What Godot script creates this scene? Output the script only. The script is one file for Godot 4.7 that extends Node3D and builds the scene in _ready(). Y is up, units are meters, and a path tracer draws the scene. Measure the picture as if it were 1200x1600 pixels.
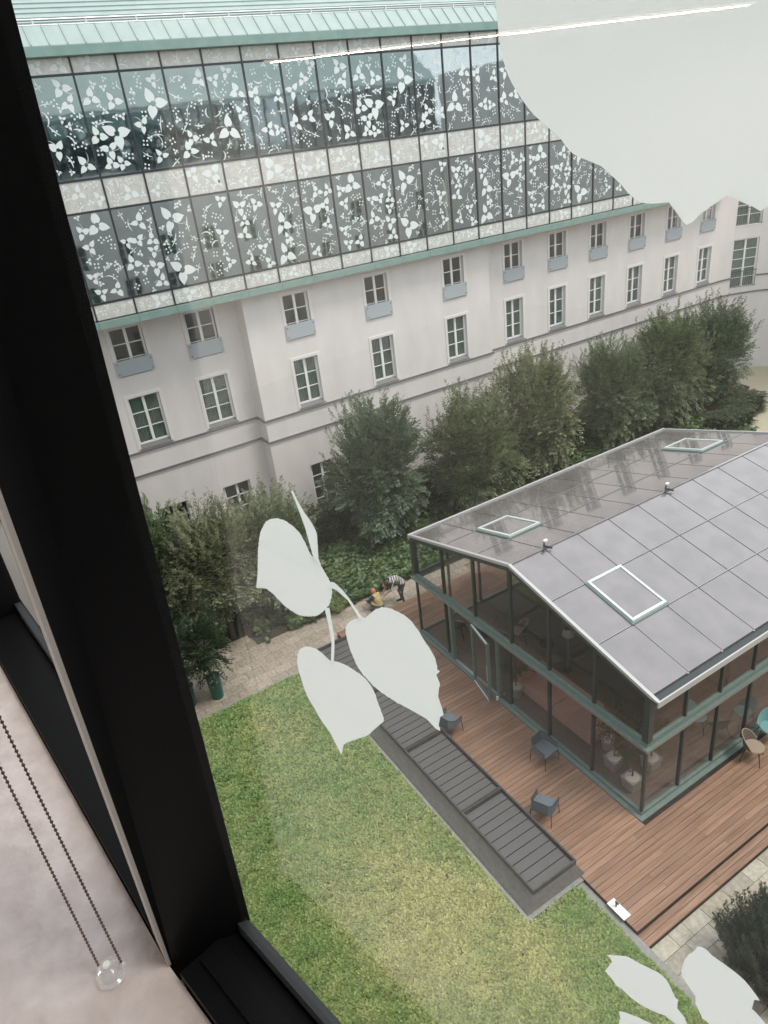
extends Node3D
# Courtyard of a hotel seen from an upper window. x runs along the far facade, y is up, the facade faces +z.
# Deck level y = 0, ground y = -0.2, camera 16 m above the deck.
const CAM := Vector3(0, 16, 0)
const FPX := 1125.135            # focal length in pixels of the 1200x1600 photograph
var cam: Camera3D
var M := {}
var taken := {}
var rng := RandomNumberGenerator.new()

# ------------------------------------------------------------------ mesh helpers
class MB:
	var v := PackedVector3Array()
	var n := PackedVector3Array()
	var c := PackedColorArray()
	var use_c := false
	var col := Color(1, 1, 1)
	func tri(a: Vector3, b: Vector3, d: Vector3) -> void:
		var nn := (b - a).cross(d - a).normalized()
		v.append(a); v.append(d); v.append(b)
		n.append(nn); n.append(nn); n.append(nn)
		if use_c:
			c.append(col); c.append(col); c.append(col)
	func trih(a: Vector3, b: Vector3, d: Vector3, hint: Vector3) -> void:   # facing the hint
		if (b - a).cross(d - a).dot(hint) > 0: tri(a, b, d)
		else: tri(a, d, b)
	func trin(a: Vector3, b: Vector3, d: Vector3, na: Vector3, nb: Vector3, nd: Vector3) -> void:
		if (b - a).cross(d - a).dot(na + nb + nd) > 0:
			v.append(a); v.append(d); v.append(b)
			n.append(na); n.append(nd); n.append(nb)
		else:
			v.append(a); v.append(b); v.append(d)
			n.append(na); n.append(nb); n.append(nd)
		if use_c:
			c.append(col); c.append(col); c.append(col)
	func quad(a: Vector3, b: Vector3, d: Vector3, e: Vector3) -> void:
		tri(a, b, d); tri(a, d, e)
	func hexa(p: Array) -> void:   # p: 4 bottom, 4 top, same order
		if (p[1] - p[0]).cross(p[3] - p[0]).dot(p[4] - p[0]) < 0: p = [p[3], p[2], p[1], p[0], p[7], p[6], p[5], p[4]]
		quad(p[3], p[2], p[1], p[0]); quad(p[4], p[5], p[6], p[7])
		for i in 4:
			var j := (i + 1) % 4
			quad(p[i], p[j], p[j + 4], p[i + 4])
	func box(a: Vector3, b: Vector3) -> void:
		hexa([Vector3(a.x, a.y, b.z), Vector3(b.x, a.y, b.z), Vector3(b.x, a.y, a.z), Vector3(a.x, a.y, a.z), Vector3(a.x, b.y, b.z), Vector3(b.x, b.y, b.z), Vector3(b.x, b.y, a.z), Vector3(a.x, b.y, a.z)])
	func cbox(ce: Vector3, s: Vector3) -> void:
		box(ce - s / 2, ce + s / 2)
	func beam(a: Vector3, b: Vector3, w: float, h: float, up := Vector3.UP) -> void:
		var d := (b - a).normalized()
		var s := d.cross(up).normalized() * w / 2
		var u := s.cross(d).normalized() * h / 2
		hexa([a - s - u, a + s - u, b + s - u, b - s - u, a - s + u, a + s + u, b + s + u, b - s + u])
	func tube(pts: Array, r0: float, r1: float, seg := 8) -> void:
		var rings := []
		for i in pts.size():
			var d: Vector3
			if i == 0: d = pts[1] - pts[0]
			elif i == pts.size() - 1: d = pts[i] - pts[i - 1]
			else: d = pts[i + 1] - pts[i - 1]
			d = d.normalized()
			var a := d.cross(Vector3(0.31, 0.87, 0.39)).normalized()
			var b := d.cross(a)
			var r := lerpf(r0, r1, float(i) / (pts.size() - 1))
			var ring := []
			for k in seg:
				var t := TAU * k / seg
				ring.append((a * cos(t) + b * sin(t)) * r)
			rings.append(ring)
		for i in pts.size() - 1:
			for k in seg:
				var l := (k + 1) % seg
				var p0: Vector3 = rings[i][k]
				var p1: Vector3 = rings[i][l]
				var q0: Vector3 = rings[i + 1][k]
				var q1: Vector3 = rings[i + 1][l]
				trin(pts[i] + p0, pts[i] + p1, pts[i + 1] + q1, p0.normalized(), p1.normalized(), q1.normalized())
				trin(pts[i] + p0, pts[i + 1] + q1, pts[i + 1] + q0, p0.normalized(), q1.normalized(), q0.normalized())
		for k in seg:
			var l := (k + 1) % seg
			tri(pts[0], pts[0] + rings[0][l], pts[0] + rings[0][k])
			var e := pts.size() - 1
			tri(pts[e], pts[e] + rings[e][k], pts[e] + rings[e][l])
	func lathe(ce: Vector3, prof: Array, seg := 20) -> void:   # prof: Vector2(r, y)
		for i in prof.size() - 1:
			var p: Vector2 = prof[i]
			var q: Vector2 = prof[i + 1]
			var nn := Vector2(q.y - p.y, p.x - q.x).normalized()
			for k in seg:
				var t0 := TAU * k / seg
				var t1 := TAU * (k + 1) / seg
				var d0 := Vector3(cos(t0), 0, sin(t0))
				var d1 := Vector3(cos(t1), 0, sin(t1))
				var n0 := d0 * nn.x + Vector3.UP * nn.y
				var n1 := d1 * nn.x + Vector3.UP * nn.y
				trin(ce + d0 * p.x + Vector3.UP * p.y, ce + d1 * p.x + Vector3.UP * p.y, ce + d1 * q.x + Vector3.UP * q.y, n0, n1, n1)
				trin(ce + d0 * p.x + Vector3.UP * p.y, ce + d1 * q.x + Vector3.UP * q.y, ce + d0 * q.x + Vector3.UP * q.y, n0, n1, n0)
	func mesh() -> ArrayMesh:
		var arr := []
		arr.resize(Mesh.ARRAY_MAX)
		arr[Mesh.ARRAY_VERTEX] = v
		arr[Mesh.ARRAY_NORMAL] = n
		if use_c: arr[Mesh.ARRAY_COLOR] = c
		var m := ArrayMesh.new()
		m.add_surface_from_arrays(Mesh.PRIMITIVE_TRIANGLES, arr)
		return m

func numbered(called: String) -> String:
	var k: int = taken.get(called, 0)
	taken[called] = k + 1
	return called if k == 0 else "%s_%03d" % [called, k]
func tag(o: Node, label: String, category: String, group := "") -> Node:
	o.set_meta("label", label); o.set_meta("category", category)
	if group: o.set_meta("group", group)
	return o
func thing(called: String, label: String, category: String, at := Vector3.ZERO, turn := 0.0, group := "") -> Node3D:
	var o := Node3D.new()
	o.name = numbered(called); add_child(o)
	o.position = at; o.rotation.y = turn
	tag(o, label, category, group)
	return o
func part(called: String, mesh: Mesh, mat: Material, parent: Node) -> MeshInstance3D:
	var o := MeshInstance3D.new()
	o.mesh = mesh; o.material_override = mat
	o.name = numbered(called) if parent == self else called
	parent.add_child(o, true)
	return o
func struct(called: String, mesh: Mesh, mat: Material) -> MeshInstance3D:
	var o := part(called, mesh, mat, self)
	o.set_meta("kind", "structure")
	return o
func multi(called: String, mesh: Mesh, mat: Material, xf: Array, cols: Array, parent: Node) -> MultiMeshInstance3D:
	var mm := MultiMesh.new()
	mm.transform_format = MultiMesh.TRANSFORM_3D
	mm.use_colors = true
	mm.mesh = mesh
	mm.instance_count = xf.size()
	for i in xf.size():
		mm.set_instance_transform(i, xf[i]); mm.set_instance_color(i, cols[i])
	var o := MultiMeshInstance3D.new()
	o.multimesh = mm; o.material_override = mat
	o.name = numbered(called) if parent == self else called
	parent.add_child(o, true)
	return o
func box_mesh(s: Vector3) -> ArrayMesh:
	var b := MB.new(); b.cbox(Vector3.ZERO, s); return b.mesh()
func dup(o: Node3D, at: Vector3, turn: float, label: String, group := "") -> Node3D:
	var r: Node3D = o.duplicate()
	r.name = numbered(String(o.name)); add_child(r)
	r.position = at; r.rotation.y = turn; r.set_meta("label", label)
	if group: r.set_meta("group", group)
	return r

# ------------------------------------------------------------------ photo pixel -> ray
func ray(u: float, v: float) -> Vector3:
	return cam.transform.basis * Vector3((u - 600) / FPX, -(v - 800) / FPX, -1)
func on_y(u: float, v: float, y: float) -> Vector3:
	var d := ray(u, v); return CAM + d * ((y - CAM.y) / d.y)

# ------------------------------------------------------------------ materials
func noise_img(sd: int, freq: float, size := 256, oct := 4, sx := 1.0, sy := 1.0) -> Image:
	var f := FastNoiseLite.new()
	f.seed = sd; f.frequency = freq; f.fractal_octaves = oct; f.noise_type = FastNoiseLite.TYPE_SIMPLEX_SMOOTH
	if sx == 1.0 and sy == 1.0: return f.get_seamless_image(size, size)
	var im := Image.create(size, size, false, Image.FORMAT_L8)
	for y in size:
		for x in size:
			# blend over the edge so the image tiles
			var bx := float(x) / size
			var a := f.get_noise_2d(x * sx, y * sy)
			var b := f.get_noise_2d((x - size) * sx, y * sy)
			var c2 := f.get_noise_2d(x * sx, (y - size) * sy)
			var d := f.get_noise_2d((x - size) * sx, (y - size) * sy)
			var by := float(y) / size
			var val := lerpf(lerpf(a, b, bx), lerpf(c2, d, bx), by)
			im.set_pixel(x, y, Color(1, 1, 1) * clampf(0.5 + val * 0.9, 0, 1))
	return im
func ramp_tex(im: Image, c0: Color, c1: Color, contrast := 1.0) -> ImageTexture:
	var s := im.get_width()
	var o := Image.create(s, s, true, Image.FORMAT_RGB8)
	for y in s:
		for x in s:
			var t := clampf((im.get_pixel(x, y).r - 0.5) * contrast + 0.5, 0, 1)
			o.set_pixel(x, y, c0.lerp(c1, t))
	o.generate_mipmaps()
	return ImageTexture.create_from_image(o)
func lin(r: float, g: float, b: float) -> Color: return Color(r, g, b).linear_to_srgb()
func mat(called: String, c: Color, rough := 0.7, metal := 0.0) -> StandardMaterial3D:
	var m := StandardMaterial3D.new()
	m.resource_name = called; m.albedo_color = c; m.roughness = rough; m.metallic = metal
	M[called] = m
	return m
func tmat(called: String, c0: Color, c1: Color, sd: int, freq: float, scale: float, rough := 0.8, contrast := 1.3, bump := 0.0, sx := 1.0, sy := 1.0) -> StandardMaterial3D:
	var m := mat(called, Color(1, 1, 1), rough)
	var im := noise_img(sd, freq, 256, 5, sx, sy)
	m.albedo_texture = ramp_tex(im, c0, c1, contrast)
	m.uv1_triplanar = true; m.uv1_world_triplanar = true
	m.uv1_scale = Vector3.ONE * scale
	if bump > 0:
		var nm := Image.create(256, 256, false, Image.FORMAT_RGBA8)
		nm.copy_from(im); nm.convert(Image.FORMAT_RGBA8); nm.bump_map_to_normal_map(bump)
		m.normal_enabled = true; m.normal_texture = ImageTexture.create_from_image(nm); m.normal_scale = 1.0
	return m
func glass(called: String, c: Color, a: float, rough := 0.0) -> StandardMaterial3D:
	var m := mat(called, Color(c.r, c.g, c.b, a), rough)
	m.transparency = BaseMaterial3D.TRANSPARENCY_ALPHA
	m.cull_mode = BaseMaterial3D.CULL_DISABLED
	return m
func leaf_mat(called: String) -> StandardMaterial3D:
	var m := mat(called, Color(1, 1, 1), 0.42)
	m.vertex_color_use_as_albedo = true
	m.backlight_enabled = true; m.backlight = lin(.35, .42, .16)
	m.cull_mode = BaseMaterial3D.CULL_DISABLED
	return m

func make_materials() -> void:
	tmat("plaster", lin(.665, .63, .61), lin(.755, .72, .70), 3, .02, .16, .9, 1.0, 0.0, 1.0, .35)
	mat("casing", lin(.74, .72, .69), .7)
	mat("white_paint", lin(.85, .85, .83), .45)
	mat("lead", lin(.16, .16, .165), .6)
	mat("plate", lin(.40, .45, .48), .35)
	mat("bolt", lin(.12, .12, .12), .4, .8)
	glass("window_glass", lin(.01, .03, .025), .16)
	mat("curtain", lin(.30, .40, .345), .9)
	mat("dark_room", lin(.02, .022, .022), .9)
	var cg := tmat("coated_glass", lin(.33, .385, .395), lin(.37, .425, .435), 9, .02, .3, .03, 1.0, .0)
	cg.metallic = 1.0
	var wv := noise_img(31, .012, 256, 2)
	wv.convert(Image.FORMAT_RGBA8); wv.bump_map_to_normal_map(1.2)
	cg.normal_enabled = true; cg.normal_texture = ImageTexture.create_from_image(wv); cg.normal_scale = 0.06
	tmat("band_glass", lin(.50, .50, .47), lin(.60, .60, .57), 12, .03, .5, .12, 1.6)
	mat("print", lin(.68, .74, .73), .5)
	mat("mullion", lin(.025, .03, .032), .45)
	tmat("copper", lin(.175, .275, .25), lin(.215, .325, .295), 14, .02, .3, .55, 1.2)
	tmat("roof_sheet", lin(.30, .375, .352), lin(.355, .43, .405), 15, .02, .3, .5, 1.2)
	mat("steel", lin(.6, .61, .6), .3, .7)
	tmat("pavilion_frame", lin(.14, .195, .178), lin(.175, .235, .215), 16, .03, .5, .45, 1.2)
	mat("pavilion_dark", lin(.04, .05, .048), .45)
	var rg := tmat("roof_glass", lin(.165, .148, .147), lin(.22, .198, .196), 17, .015, .25, .10, 1.5)
	rg.metallic_specular = 0.8
	rg.clearcoat_enabled = true; rg.clearcoat = 1.0; rg.clearcoat_roughness = .03
	rg.normal_enabled = true; rg.normal_texture = ImageTexture.create_from_image(wv); rg.normal_scale = 0.04
	mat("cap", lin(.42, .41, .42), .3, .85)
	mat("trim", lin(.50, .50, .50), .35, .2)
	mat("vent", lin(.62, .70, .68), .35)
	glass("pavilion_glass", lin(.035, .03, .026), .14)
	glass("door_glass", lin(.06, .05, .045), .3)
	tmat("floor_inside", lin(.12, .095, .08), lin(.165, .13, .11), 18, .05, .6, .7, 1.2)
	for i in 4:
		var k := [1.0, .90, .95, .92][i] as float
		tmat("board%d" % i, lin(.265, .15, .094), lin(.375, .235, .158), 20 + i, .02, .5, .62, 1.4, 1.5, .25, 3.0)
		M["board%d" % i].albedo_color = Color(k, k, k).clamp() if k <= 1.0 else Color(1, .97, .95)
		M["board%d" % i].uv1_scale = Vector3(.5, .5, .5)
	mat("board_gap", lin(.03, .02, .015), .9)
	for i in 3:
		var t := [lin(.40, .36, .28), lin(.47, .44, .36), lin(.36, .33, .27)][i] as Color
		tmat("stone%d" % i, t * .92, t * 1.06, 30 + i, .03, .8, .85, 1.4, 1.0)
	tmat("joint", lin(.22, .20, .16), lin(.28, .25, .2), 34, .05, 1.0, .95)
	for i in 3:
		var t := [lin(.36, .31, .25), lin(.41, .355, .29), lin(.33, .29, .235)][i] as Color
		tmat("path%d" % i, t * .9, t * 1.08, 36 + i, .03, .8, .9, 1.4, 1.0)
	tmat("soil", lin(.03, .03, .018), lin(.07, .065, .04), 40, .04, .8, .95)
	tmat("turf_soil", lin(.09, .12, .04), lin(.17, .18, .08), 41, .03, .5, .95)
	tmat("gravel", lin(.40, .36, .26), lin(.5, .46, .35), 42, .08, .8, .95, 1.5)
	tmat("black_metal", lin(.05, .05, .048), lin(.08, .08, .076), 43, .02, .8, .42, 1.3)
	tmat("flashing", lin(.13, .13, .126), lin(.20, .20, .193), 45, .03, .8, .5, 1.3)
	mat("slat_metal", lin(.105, .105, .102), .45)
	tmat("concrete", lin(.25, .26, .24), lin(.32, .33, .30), 44, .04, .8, .9)
	leaf_mat("leaf")
	leaf_mat("lawn_leaf")
	tmat("bark", lin(.07, .055, .045), lin(.12, .10, .085), 46, .05, 2.0, .95, 1.5)
	mat("chair_blue", lin(.13, .165, .185), .75)
	mat("chair_leg", lin(.05, .06, .07), .45, .4)
	mat("chair_tan", lin(.34, .27, .20), .7)
	mat("chair_teal", lin(.18, .36, .36), .6)
	mat("chair_dark", lin(.04, .035, .03), .5)
	tmat("sofa", lin(.42, .25, .20), lin(.48, .29, .235), 47, .05, 2.0, .95)
	mat("pot_white", lin(.32, .32, .30), .5)
	mat("pebble", lin(.55, .53, .48), .9)
	mat("pot_green", lin(.02, .11, .085), .35)
	mat("wood", lin(.28, .17, .09), .55)
	mat("body", Color(1, 1, 1), .85); M["body"].vertex_color_use_as_albedo = true
	# the room we stand in
	tmat("sill", lin(.52, .45, .435), lin(.63, .56, .545), 50, .03, 2.4, .7, 1.3, 2.5)
	tmat("room_paint", lin(.62, .62, .61), lin(.66, .66, .65), 51, .02, .5, .85)
	mat("window_frame", lin(.006, .006, .0065), .42); M["window_frame"].metallic_specular = .22
	mat("gasket", lin(.02, .022, .025), .7)
	mat("frame_edge", lin(.42, .38, .35), .5)
	glass("room_glass", lin(.7, .85, .8), .012); M["room_glass"].metallic_specular = .44
	var film := mat("film", lin(.93, .95, .94), .4)
	film.backlight_enabled = true; film.backlight = lin(.98, 1.02, 1.0); film.cull_mode = BaseMaterial3D.CULL_DISABLED
	mat("chain", lin(.16, .11, .09), .35, .6)
	glass("clear_plastic", lin(.85, .85, .85), .3, .05)
	var led := mat("led", lin(1, .9, .75), .5)
	led.emission_enabled = true; led.emission = lin(1, .86, .66); led.emission_energy_multiplier = 2.5

# ------------------------------------------------------------------ main
func _ready() -> void:
	cam = Camera3D.new()
	cam.name = "camera"; add_child(cam)
	cam.position = CAM
	cam.rotation_degrees = Vector3(-27.7098, -28.6527, -7.2434)
	cam.fov = 70.83; cam.near = 0.02; cam.far = 400
	cam.current = true
	var we := WorldEnvironment.new()
	we.name = "world_environment"
	var env := Environment.new()
	env.background_mode = Environment.BG_SKY
	var sky := Sky.new()
	var sm := ProceduralSkyMaterial.new()
	sm.sky_top_color = Color(.80, .83, .86); sm.sky_horizon_color = Color(.90, .91, .91); sm.sky_curve = .25
	sm.ground_horizon_color = Color(.6, .6, .58); sm.ground_bottom_color = Color(.3, .3, .28)
	sm.sky_energy_multiplier = 1.0
	sm.sun_angle_max = 0.0
	sky.sky_material = sm
	env.sky = sky
	env.tonemap_mode = Environment.TONE_MAPPER_LINEAR
	env.tonemap_exposure = 2.4
	env.sdfgi_enabled = true; env.ssao_enabled = true; env.ssil_enabled = true
	we.environment = env
	add_child(we)
	var sun := DirectionalLight3D.new()
	sun.name = "sun"
	sun.light_energy = 0.3; sun.light_color = Color(1, .97, .93); sun.light_angular_distance = 20.0
	sun.shadow_enabled = true
	sun.rotation_degrees = Vector3(-62, 35, 0)
	add_child(sun)
	rng.seed = 77
	make_materials()
	build_ground()
	build_north_building()
	build_other_wings()
	build_room()
	build_pavilion()
	build_deck()
	build_plenum()
	build_paths()
	build_planting()
	build_furniture()
	build_people()

# ------------------------------------------------------------------ ground
func sheet(x0: float, x1: float, z0: float, z1: float, y: float) -> ArrayMesh:
	var b := MB.new()
	b.quad(Vector3(x0, y, z1), Vector3(x1, y, z1), Vector3(x1, y, z0), Vector3(x0, y, z0))
	return b.mesh()
func build_ground() -> void:
	struct("ground", sheet(-150, 200, -200, 150, -.32), M.gravel)

# ------------------------------------------------------------------ north building
# wall in the plane z, seen from +z, with rectangular holes [x0, y0, x1, y1]; reveals go back by dep
func wall_holes(b: MB, x0: float, x1: float, y0: float, y1: float, z: float, holes: Array, dep: float, o := Vector3.ZERO, ax := Vector3(1, 0, 0), nz := Vector3(0, 0, 1), closed := false) -> void:
	var xs := [x0, x1]
	var ys := [y0, y1]
	for h in holes:
		xs.append(h[0]); xs.append(h[2]); ys.append(h[1]); ys.append(h[3])
	xs.sort(); ys.sort()
	var P := func(x: float, y: float, d: float) -> Vector3: return o + ax * x + Vector3.UP * y + nz * (z + d)
	for i in xs.size() - 1:
		if xs[i + 1] - xs[i] < 1e-4: continue
		for j in ys.size() - 1:
			if ys[j + 1] - ys[j] < 1e-4: continue
			var cx: float = (xs[i] + xs[i + 1]) / 2
			var cy: float = (ys[j] + ys[j + 1]) / 2
			var inside := false
			for h in holes:
				if cx > h[0] and cx < h[2] and cy > h[1] and cy < h[3]: inside = true
			if inside: continue
			b.quad(P.call(xs[i], ys[j], 0), P.call(xs[i + 1], ys[j], 0), P.call(xs[i + 1], ys[j + 1], 0), P.call(xs[i], ys[j + 1], 0))
	for h in holes:
		b.quad(P.call(h[0], h[1], 0), P.call(h[0], h[3], 0), P.call(h[0], h[3], -dep), P.call(h[0], h[1], -dep))
		b.quad(P.call(h[2], h[1], -dep), P.call(h[2], h[3], -dep), P.call(h[2], h[3], 0), P.call(h[2], h[1], 0))
		b.quad(P.call(h[0], h[3], 0), P.call(h[2], h[3], 0), P.call(h[2], h[3], -dep), P.call(h[0], h[3], -dep))
		b.quad(P.call(h[0], h[1], -dep), P.call(h[2], h[1], -dep), P.call(h[2], h[1], 0), P.call(h[0], h[1], 0))
	if closed: b.quad(P.call(x0, y0, -.6), P.call(x1, y0, -.6), P.call(x1, y1, -.6), P.call(x0, y1, -.6))

var win_cache := {}
func casement(parent: Node, at: Vector3, w: float, h: float, rows: int, curtains: bool, turn := 0.0) -> void:
	# origin: lower left corner of the opening at the window's outer face
	var key := "%.2f %.2f %d" % [w, h, rows]
	if not win_cache.has(key):
		var f := MB.new()
		var t := .07
		f.box(Vector3(0, 0, -.06), Vector3(t, h, 0)); f.box(Vector3(w - t, 0, -.06), Vector3(w, h, 0))
		f.box(Vector3(t, h - t, -.06), Vector3(w - t, h, 0)); f.box(Vector3(t, 0, -.06), Vector3(w - t, t, 0))
		f.box(Vector3(w / 2 - .055, t, -.06), Vector3(w / 2 + .055, h - t, .012))
		var ph := (h - 2 * t) / rows
		for s in 2:
			var xa: float = t if s == 0 else w / 2 + .055
			var xb: float = w / 2 - .055 if s == 0 else w - t
			for r in range(1, rows):
				f.box(Vector3(xa, t + r * ph - .018, -.045), Vector3(xb, t + r * ph + .018, -.008))
		var pane := MB.new()
		pane.cbox(Vector3.ZERO, Vector3(w / 2 - .055 - t, ph - .036, .004))
		var cu := MB.new()
		var nf := 14
		for i in nf * 2:
			var xa := w * i / (nf * 2)
			var xb := w * (i + 1) / (nf * 2)
			var za := -.10 - (.045 if i % 2 == 0 else 0.0)
			var zb := -.10 - (.045 if i % 2 == 1 else 0.0)
			cu.quad(Vector3(xa, .02, za), Vector3(xb, .02, zb), Vector3(xb, h - .02, zb), Vector3(xa, h - .02, za))
		win_cache[key] = [f.mesh(), pane.mesh(), cu.mesh(), null, ph]
	var c: Array = win_cache[key]
	var wi := part("window", c[0], M.white_paint, parent)
	wi.position = at; wi.rotation.y = turn
	for s in 2:
		for r in rows:
			var p := part("pane", c[1], M.window_glass, wi)
			p.position = Vector3((.07 + w / 2 - .055) / 2 if s == 0 else w - (.07 + w / 2 - .055) / 2, .07 + (r + .5) * float(c[4]), -.028)
	if curtains: part("curtain", c[2], M.curtain, wi)

func heart(b: MB, p: Vector2, size: float, ang: float, z: float, sq := 1.0) -> void:
	# a heart shaped leaf with a pointed tip; p is where the stalk meets it
	var pr := [Vector2(0, .06), Vector2(.2, -.02), Vector2(.40, .12), Vector2(.46, .34), Vector2(.38, .58), Vector2(.22, .80), Vector2(.06, .96), Vector2(0, 1.06), Vector2(-.06, .96), Vector2(-.22, .80), Vector2(-.38, .58), Vector2(-.46, .34), Vector2(-.40, .12), Vector2(-.2, -.02)]
	var ce := Vector2(0, .42)
	var f := func(q: Vector2) -> Vector3:
		var r := Vector2(q.x * sq, q.y).rotated(ang) * size + p
		return Vector3(r.x, r.y, z)
	for i in pr.size():
		b.trih(f.call(ce), f.call(pr[(i + 1) % pr.size()]), f.call(pr[i]), Vector3.BACK)
func tendril(b: MB, p: Vector2, ang: float, len: float, curl: float, w: float, z: float) -> void:
	var q := p
	var a := ang
	var n := 8
	for i in n:
		var q2 := q + Vector2(len / n, 0).rotated(a)
		var s0 := Vector2(0, w * sin(PI * (i + .3) / (n + .6))).rotated(a)
		var s1 := Vector2(0, w * sin(PI * (i + 1.3) / (n + .6))).rotated(a + curl / n)
		b.quad(Vector3(q.x - s0.x, q.y - s0.y, z), Vector3(q2.x - s1.x, q2.y - s1.y, z), Vector3(q2.x + s1.x, q2.y + s1.y, z), Vector3(q.x + s0.x, q.y + s0.y, z))
		q = q2; a += curl / n
func leaf_print(w: float, h: float, sd: int, dense: float) -> ArrayMesh:
	var r := RandomNumberGenerator.new(); r.seed = sd
	var b := MB.new()
	var z := .014
	var spots := []      # centre and reach of every cluster, so that none run together
	var n := int(w * h * 5.4 * dense)
	var made := 0
	for tries in 900:
		if made >= n: break
		var kind := r.randf()
		var sz := r.randf_range(.22, .31)
		if tries < 40 and r.randf() < .3: sz = r.randf_range(.36, .46)
		if kind < .60 and (r.randf() < .18 or tries > 420): sz = r.randf_range(.09, .13)
		var reach := sz * .78 if kind < .60 else (.15 if kind < .86 else .12)
		if reach * 2 > h: sz = h * .38; reach = h * .46
		var p := Vector2(r.randf_range(-w / 2 + reach, w / 2 - reach), r.randf_range(-h / 2 + reach, h / 2 - reach))
		var ok := true
		for s in spots:
			if p.distance_to(s[0]) < reach + float(s[1]): ok = false; break
		if not ok: continue
		spots.append([p, reach]); made += 1
		var base := r.randf() * TAU
		if kind < .60:
			for k in 3:
				var a := base + k * TAU / 3 + r.randf_range(-.3, .3)
				heart(b, p + Vector2(0, sz * .16).rotated(a), sz * r.randf_range(.85, 1.0), a + r.randf_range(-.25, .25), z + .0006 * k, r.randf_range(.70, .92))
			if r.randf() < .6: tendril(b, p, base + .5, sz * 1.5, 1.4, .008, z + .002)
		elif kind < .86:
			tendril(b, p + Vector2(-.2, 0).rotated(base), base, r.randf_range(.35, .55), r.randf_range(-2.4, 2.4), r.randf_range(.012, .026), z)
			for k in 3: heart(b, p + Vector2(.05, 0).rotated(base + k * 2.1), .06, base + k * 2.1 - PI / 2, z + .0025 + .0006 * k)
		else:
			for k in 4: heart(b, p + Vector2(.055, 0).rotated(base + k * 1.6), .07, base + k * 1.6 - PI / 2, z + .0006 * k)
	return b.mesh()

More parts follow.
